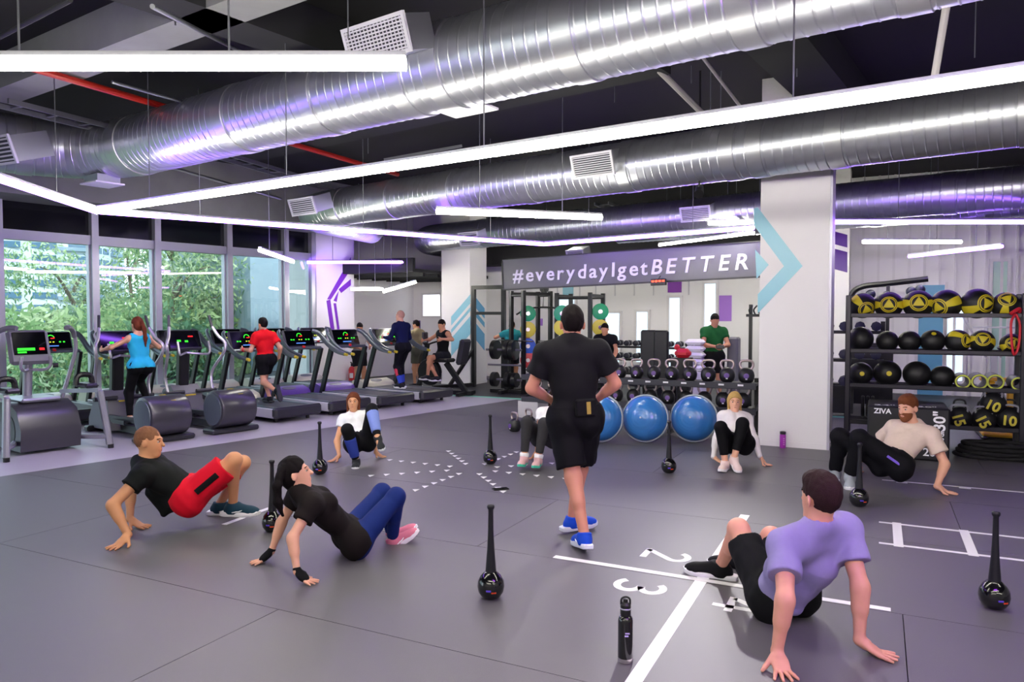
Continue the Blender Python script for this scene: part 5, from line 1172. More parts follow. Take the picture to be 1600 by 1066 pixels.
def person(label, d):
    S = d.get('S', 1.); fem = d.get('fem', False); vox = d.get('vox', .008); vc = d.get('voxc', vox * 1.25)
    P = np.asarray(d['pelvis'], float); N = np.asarray(d['neck'], float); sp = nv(N - P); TL = np.linalg.norm(N - P)
    fc = np.asarray(d['front'], float); fc = nv(fc - sp * (fc @ sp)); rc = np.cross(fc, sp)
    fp = np.asarray(d.get('pfront', d['front']), float); fp = nv(fp - sp * (fp @ sp)); rp = np.cross(fp, sp)
    sw = (.152 if fem else .178) * S * d.get('shw', 1.); q = TL / .52
    sh = {s: N - sp * .055 * S + rc * sw * s - fc * .01 * S + np.asarray(d.get('sh' + ('R' if s > 0 else 'L'), (0, 0, 0))) for s in (-1, 1)}
    hw = (.095 if fem else .09) * S; hp = {s: P + rp * hw * s for s in (-1, 1)}
    el, wr, kn, an = {}, {}, {}, {}
    for s, c in ((-1, 'L'), (1, 'R')):
        el[s], wr[s] = ik(sh[s], d['wrist' + c], .285 * S * d.get('arm', 1), .255 * S * d.get('arm', 1), d.get('elbow' + c, (0, 0, -1)))
        kn[s], an[s] = ik(hp[s], d['ankle' + c], .435 * S * d.get('leg', 1), .42 * S * d.get('leg', 1), d.get('knee' + c, (0, 0, 1)))
    base = np.array([P[0], P[1], d.get('z0', 0.)]); w = d.get('fat', 1.) * S; g = .86 if fem else 1.
    Hc = np.asarray(d['head'], float); lk = nv(d['look']); up = np.asarray(d.get('up', (0, 0, 1)), float); up = nv(up - lk * (up @ lk)); rr = np.cross(lk, up); hs = S * d.get('hs', .98)
    def torso(F, e=0., chest=True, low=True):
        if low:
            F.cone(hp[-1] + sp * .02 * S, hp[1] + sp * .02 * S, (.112 if fem else .104) * w + e, k=.04, sq=fp, f=.92)
            for s in (-1, 1): F.ell(hp[s] - fp * .045 * S - sp * .015 * S, (rp, fp, sp), ((.088 + e) * w, (.088 + e) * w, (.10 + e) * w), .04)
        F.cone(P + sp * .07 * q, P + sp * .26 * q, (.118 if fem else .132) * w + e, (.112 if fem else .136) * w + e, .05, fc, .74)
        if chest:
            for s in (-1, 1): F.cone(P + sp * .25 * q + rc * s * .045 * w, P + sp * .42 * q + rc * s * (.06 if fem else .078) * w, .095 * w * g + e, (.10 if fem else .108) * w + e, .05, fc, .86)
            F.cone(sh[-1], sh[1], .056 * w * g + e, k=.05)
            if fem:
                for s in (-1, 1): F.ell(P + sp * .36 * q + rc * s * .07 * S + fc * .075 * S, (rc, fc, sp), ((.062 + e) * S, (.05 + e) * S, (.062 + e) * S), .03)
            for s in (-1, 1):
                F.cone(N + sp * .035 * S, sh[s] * .75 + N * .25, .046 * w * g + e, .048 * w * g + e, .04)
                F.ell(sh[s], (rc, fc, sp), ((.062 * g + e) * w,) * 3, .04)
    def arm(F, s, e=0., t0=0., t1=1., lower=True, cap=False, k=.025):
        F.cone(sh[s], sh[s] + (el[s] - sh[s]) * t1, .052 * w * g + e, (.052 - .012 * t1) * w * g + e, k, cap=cap)
        if lower:
            F.cone(el[s], wr[s], .040 * w * g + e, .0265 * S * g + e, k); F.cone(el[s] + (wr[s] - el[s]) * .1, el[s] + (wr[s] - el[s]) * .42, .041 * w * g + e, .036 * w * g + e, k)
    def leg(F, s, e=0., t1=1., lower=True, cap=False, flare=0., t2=1.):
        F.cone(hp[s], hp[s] + (kn[s] - hp[s]) * t1, .090 * w + e, (.090 - .034 * t1) * w + e + (0 if lower else flare), .03, cap=cap and not lower)
        if lower:
            v = an[s] - kn[s]; vd = nv(v); bk = -nv(np.cross(np.cross(vd, nv(hp[s] - kn[s])), vd)) * -1 if np.linalg.norm(np.cross(vd, nv(hp[s] - kn[s]))) > .05 else -fp
            F.ell(kn[s], (rp, fp, sp), ((.056 + e) * w,) * 3, .03)
            F.cone(kn[s], kn[s] + v * t2, .054 * w + e, (.054 - .02 * t2) * w + e + flare * .5, .03, cap=cap and t2 < 1)
            F.cone(kn[s] + v * .14 + bk * .016 * w, kn[s] + v * .42 + bk * .018 * w, .046 * w + e, .042 * w + e, .03)
    def hand(F, s):
        c = 'R' if s > 0 else 'L'; h = d.get('hand' + c, None)
        dr = nv(h[0] if h else wr[s] - el[s]); pn = np.asarray(h[1] if h else -fc, float); pn = nv(pn - dr * (pn @ dr)); curl = h[2] if h and len(h) > 2 else .25
        sd = np.cross(dr, pn) * s; sd = sd * (h[3] if h and len(h) > 3 else 1); Z = S * (.9 if fem else 1.); W = wr[s]
        if curl == 'flat':
            zf = h[4] if len(h) > 4 else 0.; dh = nv((dr[0], dr[1], 0)); sd = np.cross(dh, np.array([0, 0, -1.])) * s * (h[3] if len(h) > 3 else 1)
            K = W + dh * .088 * Z; K[2] = zf + .017; pd = nv(K - W); pu = nv(np.cross(sd, pd))
            F.cone(W, W + pd * .03 * Z, .026 * Z, .029 * Z, .015); F.ell(W * .42 + K * .58, (sd, pd, pu), (.042 * Z, .058 * Z, .019 * Z), .012)
            for o, ln, a in ((.031, .070, .36), (.011, .080, .10), (-.010, .075, -.14), (-.030, .060, -.42)):
                r0 = K + sd * o * Z; f0 = nv(dh + sd * a); m1 = r0 + f0 * ln * .5 * Z; m1[2] = zf + .0135; m2 = m1 + f0 * ln * .5 * Z; m2[2] = zf + .009
                F.cone(W * .5 + K * .5 + sd * o * .8 * Z, r0, .0115 * Z, .0105 * Z, .008); F.cone(r0, m1, .0102 * Z, .0090 * Z, .005); F.cone(m1, m2, .0090 * Z, .0074 * Z, .005)
            t0 = W * .72 + K * .28 + sd * .028 * Z; t1 = t0 + nv(dh * .5 + sd * .85) * .045 * Z; t1[2] = zf + .016; t2 = t1 + nv(dh * .75 + sd * .6) * .034 * Z; t2[2] = zf + .010
            F.cone(t0, t1, .0150 * Z, .0115 * Z, .010); F.cone(t1, t2, .0115 * Z, .0085 * Z, .006); return
        F.cone(W, W + dr * .03 * Z, .026 * Z, .028 * Z, .015, pn, .75)
        F.ell(W + dr * .055 * Z, (sd, dr, pn), (.041 * Z, .052 * Z, .0165 * Z), .012)
        for i, (o, ln, a) in enumerate(((.030, .068, .20), (.010, .078, .05), (-.010, .073, -.09), (-.029, .057, -.24))):
            r0 = W + dr * .088 * Z + sd * o * Z; f0 = nv(dr + sd * a); f1 = nv(f0 * math.cos(curl) + pn * math.sin(curl)); f2 = nv(f0 * math.cos(curl * 2.1) + pn * math.sin(curl * 2.1))
            m1 = r0 + f1 * ln * .52 * Z; m2 = m1 + f2 * ln * .48 * Z
            F.cone(W + dr * .05 * Z + sd * o * .8 * Z, r0, .0105 * Z, .0095 * Z, .008); F.cone(r0, m1, .0095 * Z, .0085 * Z, .005); F.cone(m1, m2, .0085 * Z, .0070 * Z, .005)
        t0 = W + dr * .028 * Z + sd * .030 * Z; t1 = t0 + nv(dr * .62 + sd * .72 + pn * .15) * .042 * Z; F.cone(t0, t1, .0145 * Z, .011 * Z, .010); F.cone(t1, t1 + nv(dr * .85 + sd * .45 + pn * curl) * .032 * Z, .011 * Z, .008 * Z, .006)
    # ---- body
    F = Fld(vox); torso(F)
    F.cone(N - sp * .03 * S, Hc - up * .05 * hs - lk * .02 * hs, .058 * w * g, .054 * hs * g, .03)
    F.ell(Hc + up * .028 * hs - lk * .014 * hs, (rr, lk, up), (.0765 * hs, .097 * hs, .096 * hs), .02)
    F.ell(Hc + lk * .030 * hs - up * .034 * hs, (rr, lk, up), (.060 * hs * (.95 if fem else 1), .067 * hs, .083 * hs), .03)
    F.cone(Hc + lk * .066 * hs - up * .098 * hs - rr * .012, Hc + lk * .066 * hs - up * .098 * hs + rr * .012, .022 * hs, k=.03)
    if vox < .0105:
        F.cone(Hc + lk * .088 * hs + up * .028 * hs - rr * .028, Hc + lk * .088 * hs + up * .028 * hs + rr * .028, .009 * hs, k=.02)
        for s in (-1, 1): F.ell(Hc + lk * .101 * hs + up * .010 * hs + rr * s * .031 * hs, (rr, lk, up), (.017 * hs, .014 * hs, .010 * hs), .012, -1)
        F.cone(Hc + lk * .092 * hs + up * .014 * hs, Hc + lk * .113 * hs - up * .022 * hs, .008 * hs, .0135 * hs, .012)
        F.cone(Hc + lk * .090 * hs - up * .053 * hs - rr * .016, Hc + lk * .090 * hs - up * .053 * hs + rr * .016, .0085 * hs, k=.008); F.cone(Hc + lk * .089 * hs - up * .066 * hs - rr * .013, Hc + lk * .089 * hs - up * .066 * hs + rr * .013, .0085 * hs, k=.008)
    for s in (-1, 1):
        F.ell(Hc + rr * s * .081 * hs - lk * .010 * hs - up * .006 * hs, (nv(rr * s + lk * .55), nv(lk - rr * s * .55), up), (.008 * hs, .021 * hs, .032 * hs), .006)
        arm(F, s); leg(F, s); hand(F, s)
        t = nv(d['toe' + ('R' if s > 0 else 'L')]); F.cone(an[s], an[s] + t * .09 * S + np.array([0, 0, -.04]) * S, .036 * S, .03 * S, .02)
    body = link('person', F.mesh('person', skin(d['skin']), base)); body.location = base; tag(body, label, 'person', d.get('group'))
    def part(F, name, mtl, lab=None):
        o = link(name, F.mesh(name, mtl, base), body)
        if lab: o['label'] = lab
        return o
    # ---- hair
    hc = d.get('hair'); hl = d.get('hairlen', 'short')
    if hc:
        F = Fld(min(vox, .009)); e = {'buzz': .0025, 'short': .016 if vox < .0105 else .008, 'long': .014, 'tail': .012}[hl]
        F.ell(Hc + up * (.030 + e * .4) * hs - lk * (.018) * hs, (rr, lk, up), ((.0775 + e * (.35 if hl in ('short', 'buzz') else .75)) * hs, (.098 + e * .7) * hs, (.097 + e) * hs), .02)
        if hl == 'short' and vox < .0105: F.ell(Hc + up * .098 * hs + lk * .03 * hs, (rr, lk, up), (.058 * hs, .062 * hs, .038 * hs), .03)
        if hl in ('long', 'tail'): F.ell(Hc - up * .03 * hs - lk * .055 * hs, (rr, lk, up), (.068 * hs, .055 * hs, .075 * hs), .03)
        if hl == 'long':
            for s in (-1, 1): F.cone(Hc + rr * s * .07 * hs + up * .03 * hs - lk * .01, Hc + rr * s * .075 * hs - up * .12 * hs - lk * .02, .026 * hs, .022 * hs, .03, rr, .7)
        if hl in ('buzz', 'short'):
            F.hole(Hc + lk * .088 * hs - up * .062 * hs, (.116 if hl == 'buzz' else .124) * hs); F.cut(Hc - lk * .022 * hs - up * .030 * hs, nv(lk * .55 - up * .83))
            for s in (-1, 1): F.hole(Hc + rr * s * .090 * hs - up * .012 * hs - lk * .008 * hs, (.030 if hl == 'buzz' else .036) * hs)
        else:
            F.hole(Hc + lk * .100 * hs - up * .036 * hs, .106 * hs)
            if hl == 'tail':
                for s in (-1, 1): F.hole(Hc + rr * s * .092 * hs - up * .020 * hs + lk * .01 * hs, .042 * hs)
        if hl == 'tail':
            tp = [np.asarray(x, float) for x in d['tail']]
            for i in range(len(tp) - 1): F.cone(tp[i], tp[i + 1], .030 * S, .030 * S if i < len(tp) - 2 else .010 * S, .02)
        F.rough(.0026, 2.6); part(F, 'hair', hairm(hc), d.get('hairlabel'))
    if d.get('beard'):
        F = Fld(vox); F.ell(Hc + lk * .036 * hs - up * .048 * hs, (rr, lk, up), (.064 * hs, .069 * hs, .078 * hs), .02)
        F.cone(Hc + lk * .07 * hs - up * .1 * hs, Hc + lk * .07 * hs - up * .1 * hs, .028 * hs, k=.03)
        F.ell(Hc + lk * .10 * hs - up * .058 * hs, (rr, lk, up), (.020 * hs, .03 * hs, .010 * hs), .008, -1)
        F.cut(Hc - up * .035 * hs - lk * .0, nv(up - lk * .12)); F.cut(Hc - lk * .005, nv(-lk)); F.rough(.001, 3.); part(F, 'beard', hairm(d['beard']))
    if vox < .0105 and d.get('face', True):
        for s in (-1, 1):
            p = Hc + lk * .0775 * hs + up * .010 * hs + rr * s * .031 * hs - base; m = MB(); m.ball(p, (.0112 * hs,) * 3, 10, 8); m.mi = 1; m.ball(p + lk * .006 * hs, (.0072 * hs,) * 3, 8, 6); m.build('eye', [mat('eye_white', '#b9aea6', .3), mat('iris', '#1c120c', .2)], body)
            m = MB(); m.tube([tuple(Hc + lk * .0945 * hs + up * .031 * hs + rr * s * .014 * hs - base), tuple(Hc + lk * .0905 * hs + up * .036 * hs + rr * s * .03 * hs - base), tuple(Hc + lk * .0745 * hs + up * .032 * hs + rr * s * .046 * hs - base)], .0042 * hs, 6); m.build('eyebrow', hairm(d.get('brow', '#1d140f')), body)
        m = MB(); m.tube([tuple(Hc + lk * (.0935 if i in (1, 3) else .0965 if i == 2 else .085) * hs - up * .0595 * hs + rr * x * hs - base) for i, x in enumerate((-.024, -.013, 0, .013, .024))], .0055 * hs, 6); m.build('lips', mat('lips', '#a5574d', .4), body)
    # ---- top
    for tp in d.get('tops', []):
        F = Fld(vc); e = tp.get('e', .012); torso(F, e, True, True)
        sl = tp.get('sleeve', .5)
        for x in tp.get('extra', []): F.cone(x[0], x[1], x[2], x[3], x[4] if len(x) > 4 else .05)
        F.cutnow(P + sp * tp.get('hem', -.02) * S, -sp)
        for s in (-1, 1):
            if sl >= 1.5: arm(F, s, e * .7, lower=True)
            elif sl > 0: F.cone(sh[s], sh[s] + (el[s] - sh[s]) * sl, .058 * w * g + e, .056 * w * g + e + tp.get('loose', .006), .03, cap=True)
        if sl > 0:
            nd = nv(Hc - up * .05 * hs - lk * .02 * hs - (N - sp * .03 * S)); cb = N - sp * .03 * S
            F.cone(cb, cb + nd * tp.get('collar', .052) * S, .060 * w * g + e * .9, .058 * w * g + e * .55, .02, cap=True)
            F.hole(cb + nd * (tp.get('collar', .052) + .062) * S + fc * .012 * S, .068 * S)
        if sl == 0:
            for s in (-1, 1): F.hole(sh[s] + rc * s * .045 * S + sp * .01, .085 * S)
            F.hole(N + sp * .05 * S, .10 * S)
        F.rough(tp.get('wr', .003), tp.get('fr', 1.)); part(F, tp.get('name', 'shirt'), cloth(tp['c'], tp.get('rough', .8)), tp.get('label'))
    for bt in d.get('bottoms', []):
        F = Fld(vc); e = bt.get('e', .014); kind = bt['kind']
        torso(F, e, False, True); F.cutnow(P + sp * bt.get('waist', .11) * S, sp)
        for s in (-1, 1):
            if kind == 'shorts': leg(F, s, e, bt.get('len', .72), False, True, bt.get('flare', .012))
            else:
                leg(F, s, e, 1., True, True, 0 if kind == 'leggings' else .012, bt.get('t2', .93))
        F.rough(bt.get('wr', .0035 if kind != 'leggings' else .0008)); part(F, kind if kind != 'pants' else 'trousers', cloth(bt['c'], .75), bt.get('label'))
    for pn_, (lo_, hi_, col, s_) in enumerate(d.get('bands', [])):     # coloured sleeves/socks on shins
        for s in ([s_] if s_ else [-1, 1]):
            F = Fld(vc); v = an[s] - kn[s]; F.cone(kn[s] + v * lo_, kn[s] + v * hi_, (.080 - .026 * lo_) * w, (.080 - .026 * hi_) * w, .01, cap=True, capa=True); part(F, 'sock', cloth(col))
    # ---- shoes
    sc = d.get('shoe')
    if sc:
        for s, c in ((-1, 'L'), (1, 'R')):
            t = nv(d['toe' + c]); sn_ = np.asarray(d.get('sole' + c, (0, 0, 1)), float); sn_ = nv(sn_ - t * (sn_ @ t)); sd = np.cross(t, sn_); Z = S * d.get('shs', 1.) * (1. if fem else 1.08)
            o = an[s] - sn_ * .085 * S - t * .055 * Z
            F = Fld(min(vox, .009)); F.ell(o + t * .05 * Z + sn_ * .045 * Z, (sd, t, sn_), (.043 * Z, .068 * Z, .056 * Z), .02); F.cone(o + t * .05 * Z + sn_ * .05 * Z, an[s] + sn_ * .022 * S, .044 * Z, .050 * S, .02, cap=True)
            F.cone(o + t * .07 * Z + sn_ * .065 * Z, o + t * .19 * Z + sn_ * .042 * Z, .042 * Z, .036 * Z, .03); F.ell(o + t * .20 * Z + sn_ * .034 * Z, (sd, t, sn_), (.047 * Z, .068 * Z, .042 * Z), .02)
            F.cut(o + sn_ * .016 * Z, -sn_); so = part(F, 'shoe', cloth(sc[0], .6))
            out = [(-.035, 0.0), (-.03, .028), (.0, .037), (.08, .034), (.15, .044), (.21, .046), (.25, .030), (.265, 0), (.25, -.030), (.21, -.046), (.15, -.044), (.08, -.034), (.0, -.037), (-.03, -.028)]
            m = MB(); Fm = frame(o - base, t, -sd, sn_); rows = ((.0, .97), (.006, 1.05), (.028, 1.06), (.034, 1.0)); vs = []
            for z, k_ in rows:
                for x, y in out: vs.append(((x - .11) * k_ * Z + .11 * Z, y * k_ * Z, (z + max(0, x - .17) ** 2 * 1.6) * Z))
            nn = len(out); fs = [tuple(range(nn - 1, -1, -1)), tuple(3 * nn + i for i in range(nn))] + [(r * nn + i, r * nn + (i + 1) % nn, (r + 1) * nn + (i + 1) % nn, (r + 1) * nn + i) for r in range(3) for i in range(nn)]
            m.add(vs, [f[::-1] for f in fs] if False else fs, Fm); m.build('sole', mat('sole_' + sc[1].strip('#'), sc[1], .5), so)
            if len(sc) > 2:
                m = MB()
                for i in range(4):
                    cc = o + t * (.085 + i * .026) * Z + sn_ * (.094 - i * .009) * Z - base; m.tube([tuple(cc - sd * .022 * Z - sn_ * .008), tuple(cc), tuple(cc + sd * .022 * Z - sn_ * .008)], .004 * Z, 6)
                m.build('laces', cloth(sc[2]), so)
                if len(sc) > 3:
                    for q_ in (-1, 1):
                        m = MB(); m.tube([tuple(o + t * a * Z + sn_ * b * Z + sd * q_ * (.0405 + cc_) * Z - base) for a, b, cc_ in ((.03, .048, -.001), (.07, .036, .002), (.12, .043, .002), (.16, .058, -.008))], [.003, .0065, .005, .002], 6); m.build('side_stripe', mat('stripe_' + sc[3].strip('#'), sc[3], .5), so)
    for (nm, pa, pb, ra, rb, col) in d.get('acc', []):
        m = MB(); m.tube([tuple(np.asarray(pa) - base), tuple(np.asarray(pb) - base)], [ra, rb], 14); m.build(nm, cloth(col), body)
    if d.get('glove'):
        for s in (-1, 1):
            h = d['hand' + ('R' if s > 0 else 'L')]; dh = nv((h[0][0], h[0][1], 0)); Z = S * .9; W = wr[s]; F = Fld(.005); K = W + dh * .088 * Z; K[2] = .017; dr = nv(K - W); sd = np.cross(dh, np.array([0, 0, -1.])) * (h[3] if len(h) > 3 else 1); pn = nv(np.cross(sd, dr))
            F.cone(W - (wr[s] - el[s]) * .06, W + dr * .03 * Z, .030 * Z, .031 * Z, .015); F.ell(W + dr * .060 * Z, (sd, dr, pn), (.050 * Z, .060 * Z, .028 * Z), .012)
            F.cone(W + dr * .03 * Z + sd * .03 * s * Z, W + dr * .045 * Z + sd * .045 * s * Z, .018 * Z, .016 * Z, .01); part(F, 'glove', cloth(d['glove']))
    return dict(el=el, wr=wr, kn=kn, an=an, sh=sh, hp=hp, P=P, N=N, sp=sp, fc=fc, rc=rc, body=body, base=base, Hc=Hc, fp=fp, rp=rp)
# ================================================================== the people in the hall
D_ = (0, 0, -1)
def F3(px, py, z=.055): return fl(px, py, z)
PB = {}
PB['bald'] = person('person in black tee and red shorts bridging on hands and feet', dict(S=1.0, vox=.0065, skin='#c98f68', pelvis=at(300, 772, 5.85), neck=at(225, 727, 5.78), front=(.55, .05, 1),
    wristR=F3(200, 836, .07), wristL=F3(203, 811, .07), elbowR=(-1, -.5, .2), elbowL=(-1, .5, .3), handR=((-.38, -.92, -.35), D_, 'flat'), handL=((.95, -.1, -.35), D_, 'flat'),
    ankleR=at(364, 790, 5.98), ankleL=at(343, 789, 6.22), toeR=(1, -.10, 0), toeL=(1, .05, 0), kneeR=(.6, 0, 1), kneeL=(.6, 0, 1),
    head=at(233, 691, 5.8), look=(1, .12, -.06), up=(-.05, 0, 1), hair='#7d5640', hairlen='buzz', brow='#2a1a12',
    tops=[dict(c='#121516', sleeve=.42, hem=-.03, e=.016, extra=[(at(248, 768, 5.82), at(255, 803, 5.82), .10, .015), (at(272, 782, 5.83), at(257, 804, 5.83), .10, .015)])], bottoms=[dict(kind='shorts', c='#d3122b', len=.80, e=.026, flare=.022)], shoe=('#1c3a4c', '#e8e8ee', '#14252f', '#d0d4da')))
PB['gloves'] = person('person in black tee and navy leggings bridging with fingerless gloves', dict(S=.93, fem=True, vox=.006, skin='#dfa58f', pelvis=at(553, 838, 5.17), neck=at(470, 770, 4.93), arm=.9, front=(.6, .25, 1),
    wristR=F3(464, 893, .07), wristL=F3(424, 862, .07), elbowR=(-.8, -.5, -.1), elbowL=(-.8, .4, .1), handR=((.92, -.25, -.35), D_, 'flat'), handL=((-.85, -.5, -.35), D_, 'flat'), glove='#101014',
    ankleR=at(613, 843, 5.45), ankleL=at(612, 834, 5.68), toeR=(.85, .12, .55), toeL=(.85, .12, .5), soleR=(-.5, 0, .85), soleL=(-.5, 0, .85), kneeR=(.4, 0, 1), kneeL=(.2, .2, 1),
    head=at(462, 741, 4.93), look=(.93, .25, .22), up=(-.25, 0, 1), hair='#120d10', hairlen='tail', tail=[at(440, 735, 4.86), at(433, 760, 4.80), at(434, 785, 4.80), at(442, 806, 4.82)],
    tops=[dict(c='#1a1416', sleeve=.50, hem=-.06, e=.017)], bottoms=[dict(kind='leggings', c='#182a6b', e=.010, t2=.93)], shoe=('#d97b96', '#f0e6f4', '#1a1418', '#f4f0f6')))
PB['white'] = person('person in white tee kicking one knee up while bridging', dict(S=.92, fem=True, vox=.0085, skin='#d39a74', pelvis=at(563, 691, 8.55), neck=at(553, 648, 8.88), front=(.05, -.65, 1),
    wristR=F3(530, 713, .06), wristL=F3(587, 707, .06), elbowR=(-.6, .6, 0), elbowL=(.6, .6, 0), handR=((-.9, -.5, -.3), D_, 'flat'), handL=((.95, -.3, -.3), D_, 'flat'),
    ankleR=at(556.5, 720, 8.28), ankleL=at(590, 684, 8.25), toeR=(.15, -1, 0), toeL=(.35, -.8, -.35), kneeR=(-.2, -.3, 1), kneeL=(.2, -.3, 1), soleL=(-.2, -.4, 1),
    head=at(552, 629, 8.86), look=(.1, -1, .12), hair='#6b3a24', hairlen='long', tops=[dict(c='#eef0f4', sleeve=.36, hem=.0, e=.012)], bottoms=[dict(kind='leggings', c='#121216', e=.011)],
    bands=[(.28, .86, '#34459c', 1), (.12, .80, '#7c8fd6', -1)], shoe=('#2a2c2e', '#d8dade', '#c8ccd0')))
PB['hidden'] = person('seated exerciser in charcoal leggings half hidden by the walking person in black', dict(S=.93, fem=True, vox=.010, skin='#d39a74', pelvis=at(853, 682, 8.45), neck=at(866, 642, 8.85), front=(-.1, -.7, 1),
    wristR=F3(838, 712, .06), wristL=F3(905, 705, .06), elbowR=(-.6, .6, 0), elbowL=(.6, .6, 0), handR=((-.4, .9, -.3), D_, 'flat'), handL=((.9, .3, -.3), D_, 'flat'),
    ankleR=at(819, 715, 8.12), ankleL=at(841, 717, 8.08), toeR=(-.25, -1, 0), toeL=(-.25, -1, 0), kneeR=(-.1, -.3, 1), kneeL=(0, -.3, 1), head=at(867, 624, 8.85), look=(0, -1, .1), hair='#2a1a14', hairlen='long',
    tops=[dict(c='#e8e6ea', sleeve=.4, hem=.02, e=.012)], bottoms=[dict(kind='leggings', c='#37363a', e=.010, t2=.84)], bands=[(.86, .99, '#ecebef', 0)], shoe=('#dfb3b8', '#46c9a8', '#f06aa8')))
PB['trainer'] = person('person in black shirt and shorts walking away with back turned', dict(S=1.0, vox=.007, skin='#d08e78', pelvis=at(899, 655, 5.5), neck=at(893, 539, 5.50), front=(-.05, 1, 0), fat=1.05, shw=1.12,
    wristL=at(866, 628, 5.66), wristR=at(928, 628, 5.68), elbowL=(-1, -.4, -.3), elbowR=(1, -.4, -.3), handL=((.85, .35, -.3), (.2, -.9, 0), .7), handR=((-.85, .35, -.2), (0, -.9, 0), .7),
    ankleL=at(915, 846, 5.22), ankleR=at(893, 817, 5.72), toeL=(-.22, .95, -.18), toeR=(.85, .45, 0), soleL=(0, .2, 1), kneeL=(-.1, 1, 0), kneeR=(.1, 1, 0),
    head=at(894, 508, 5.55), hs=1.05, look=(-.06, 1, -.12), hair='#150f10', hairlen='short', face=False, tops=[dict(c='#17161b', sleeve=.62, hem=-.02, e=.018, loose=.014, wr=.005, fr=.7, collar=.04)],
    bottoms=[dict(kind='shorts', c='#0d0c12', len=.82, e=.024, flare=.025, wr=.005)], shoe=('#1b49c8', '#dfe2f4', '#12309a', '#e6ecff')))
PB['blonde'] = person('person in white long sleeves and black leggings bridging', dict(S=.93, fem=True, vox=.0085, skin='#e2ab90', pelvis=at(1152, 692, 8.35), neck=at(1148, 647, 8.68), front=(0, -.65, 1),
    wristR=F3(1115, 714, .06), wristL=F3(1189, 720, .06), elbowR=(-.6, .6, 0), elbowL=(.6, .6, 0), handR=((.7, -.7, -.3), D_, 'flat'), handL=((.95, -.3, -.3), D_, 'flat'),
    ankleR=at(1133, 723, 8.05), ankleL=at(1147, 716, 8.0), toeR=(-.5, -.9, 0), toeL=(.05, -.9, -.35), soleL=(0, -.35, 1), kneeR=(-.3, -.3, 1), kneeL=(0, -.3, 1),
    head=at(1148, 629, 8.66), look=(-.22, -1, .05), hair='#c2a062', hairlen='long', brow='#8a6a40', tops=[dict(c='#e9e2e8', sleeve=2, hem=.02, e=.013, neckr=.08)], bottoms=[dict(kind='leggings', c='#0c0c10', e=.011, t2=.78)],
    shoe=('#e6cfcb', '#f1ecf0', '#e8dcd8')))
PB['beard'] = person('person in beige tee and black pants bridging beside the black box', dict(S=1.02, vox=.0075, skin='#dba58c', pelvis=at(1391, 724, 7.15), neck=at(1429, 668, 7.38), front=(-.75, -.62, .75),
    wristL=F3(1464, 760, .065), wristR=(3.66, 7.85, .07), elbowL=(.5, .2, .3), elbowR=(.3, .8, .2), handL=((.92, -.35, -.3), D_, 'flat'), handR=((.4, .9, -.3), D_, 'flat'),
    ankleL=at(1328, 744, 7.3), ankleR=at(1305, 737, 7.5), toeL=(-.35, -.75, -.1), toeR=(-.4, -.8, .05), kneeL=(-.6, 0, 1), kneeR=(-.8, 0, 1),
    head=at(1418, 638, 7.36), look=(-.88, -.5, -.18), hair='#6e3f27', hairlen='short', beard='#7a4a30', brow='#5a3420', tops=[dict(c='#d8c4b8', sleeve=.62, hem=.0, e=.016, loose=.012, wr=.004, fr=.8)],
    bottoms=[dict(kind='pants', c='#0e0e13', e=.020)], shoe=('#9aa0aa', '#e4e4ea', '#c0c4cc')))
PB['purple'] = person('person in grey tee with painted violet light and black shorts bridging nearest the camera', dict(S=1.03, vox=.0062, skin='#d99a86', pelvis=at(1222, 925, 4.12), neck=at(1277, 827, 3.76), front=(-.3, .62, .62), shw=1.04,
    wristL=F3(1214, 1018, .07), wristR=F3(1343, 1000, .07), elbowL=(-.2, -1, .1), elbowR=(.3, -1, .1), handL=((-.06, -1, -.3), D_, 'flat'), handR=((.9, -.42, -.3), D_, 'flat'),
    ankleL=at(1126, 884, 4.72), ankleR=at(1158, 876, 4.9), toeL=(-.86, .42, 0), toeR=(-.75, .6, 0), kneeL=(-.1, .3, 1), kneeR=(.2, .3, 1),
    head=at(1281, 779, 3.74), look=(-.34, .94, -.02), hair='#2c1a1c', hairlen='short', brow='#1c1210', face=True, tops=[dict(c='#8f85b8', sleeve=.60, hem=-.10, e=.017, loose=.008, wr=.004, fr=.8, extra=[(at(1270, 880, 3.86), at(1240, 945, 3.93), .13, .04), (at(1235, 900, 3.95), at(1236, 945, 3.95), .13, .05)])],  # grey tee with the violet light mixed into its colour
    bottoms=[dict(kind='shorts', c='#131317', len=.80, e=.022, flare=.016)], shoe=('#0f0f12', '#eceaf2', '#1c1c20')))

q_ = PB['trainer']; bq = q_['P'] + q_['sp'] * .10 - q_['fc'] * .155 + q_['rc'] * .06 - q_['base']
MB().box((0, 0, 0), (.15, .035, .13), frame(bq, q_['rc'], -q_['fc'] * -1, q_['sp']), .012).build('pouch', cloth('#141318'), q_['body'])
MB().box((.02, -.019, 0), (.03, .004, .09), frame(bq, q_['rc'], q_['fc'], q_['sp'])).build('pouch_print', mat('pouch_gold', '#a58a3a', .5), q_['body'])

def thigh_stripe(key, s, t0, t1, off, wid, hexc, ang=0.):
    q = PB[key]; a, b = q['hp'][s], q['kn'][s]; d = nv(b - a); o = q['rp'] * s; o = nv(o - d * (o @ d)); u = np.cross(d, o); o = nv(o + u * ang); P = []
    for i in range(9):
        t = t0 + (t1 - t0) * i / 8; P.append(tuple(a + (b - a) * t + o * (.090 - .034 * t + off) - q['base']))
    MB().tube(P, wid, 8, True, .25, tuple(o)).build('side_stripe', cloth(hexc), q['body'])
thigh_stripe('bald', 1, .20, .66, .044, .024, '#0d0d10'); thigh_stripe('beard', -1, .05, .38, .022, .012, '#7d63d8', -.5)
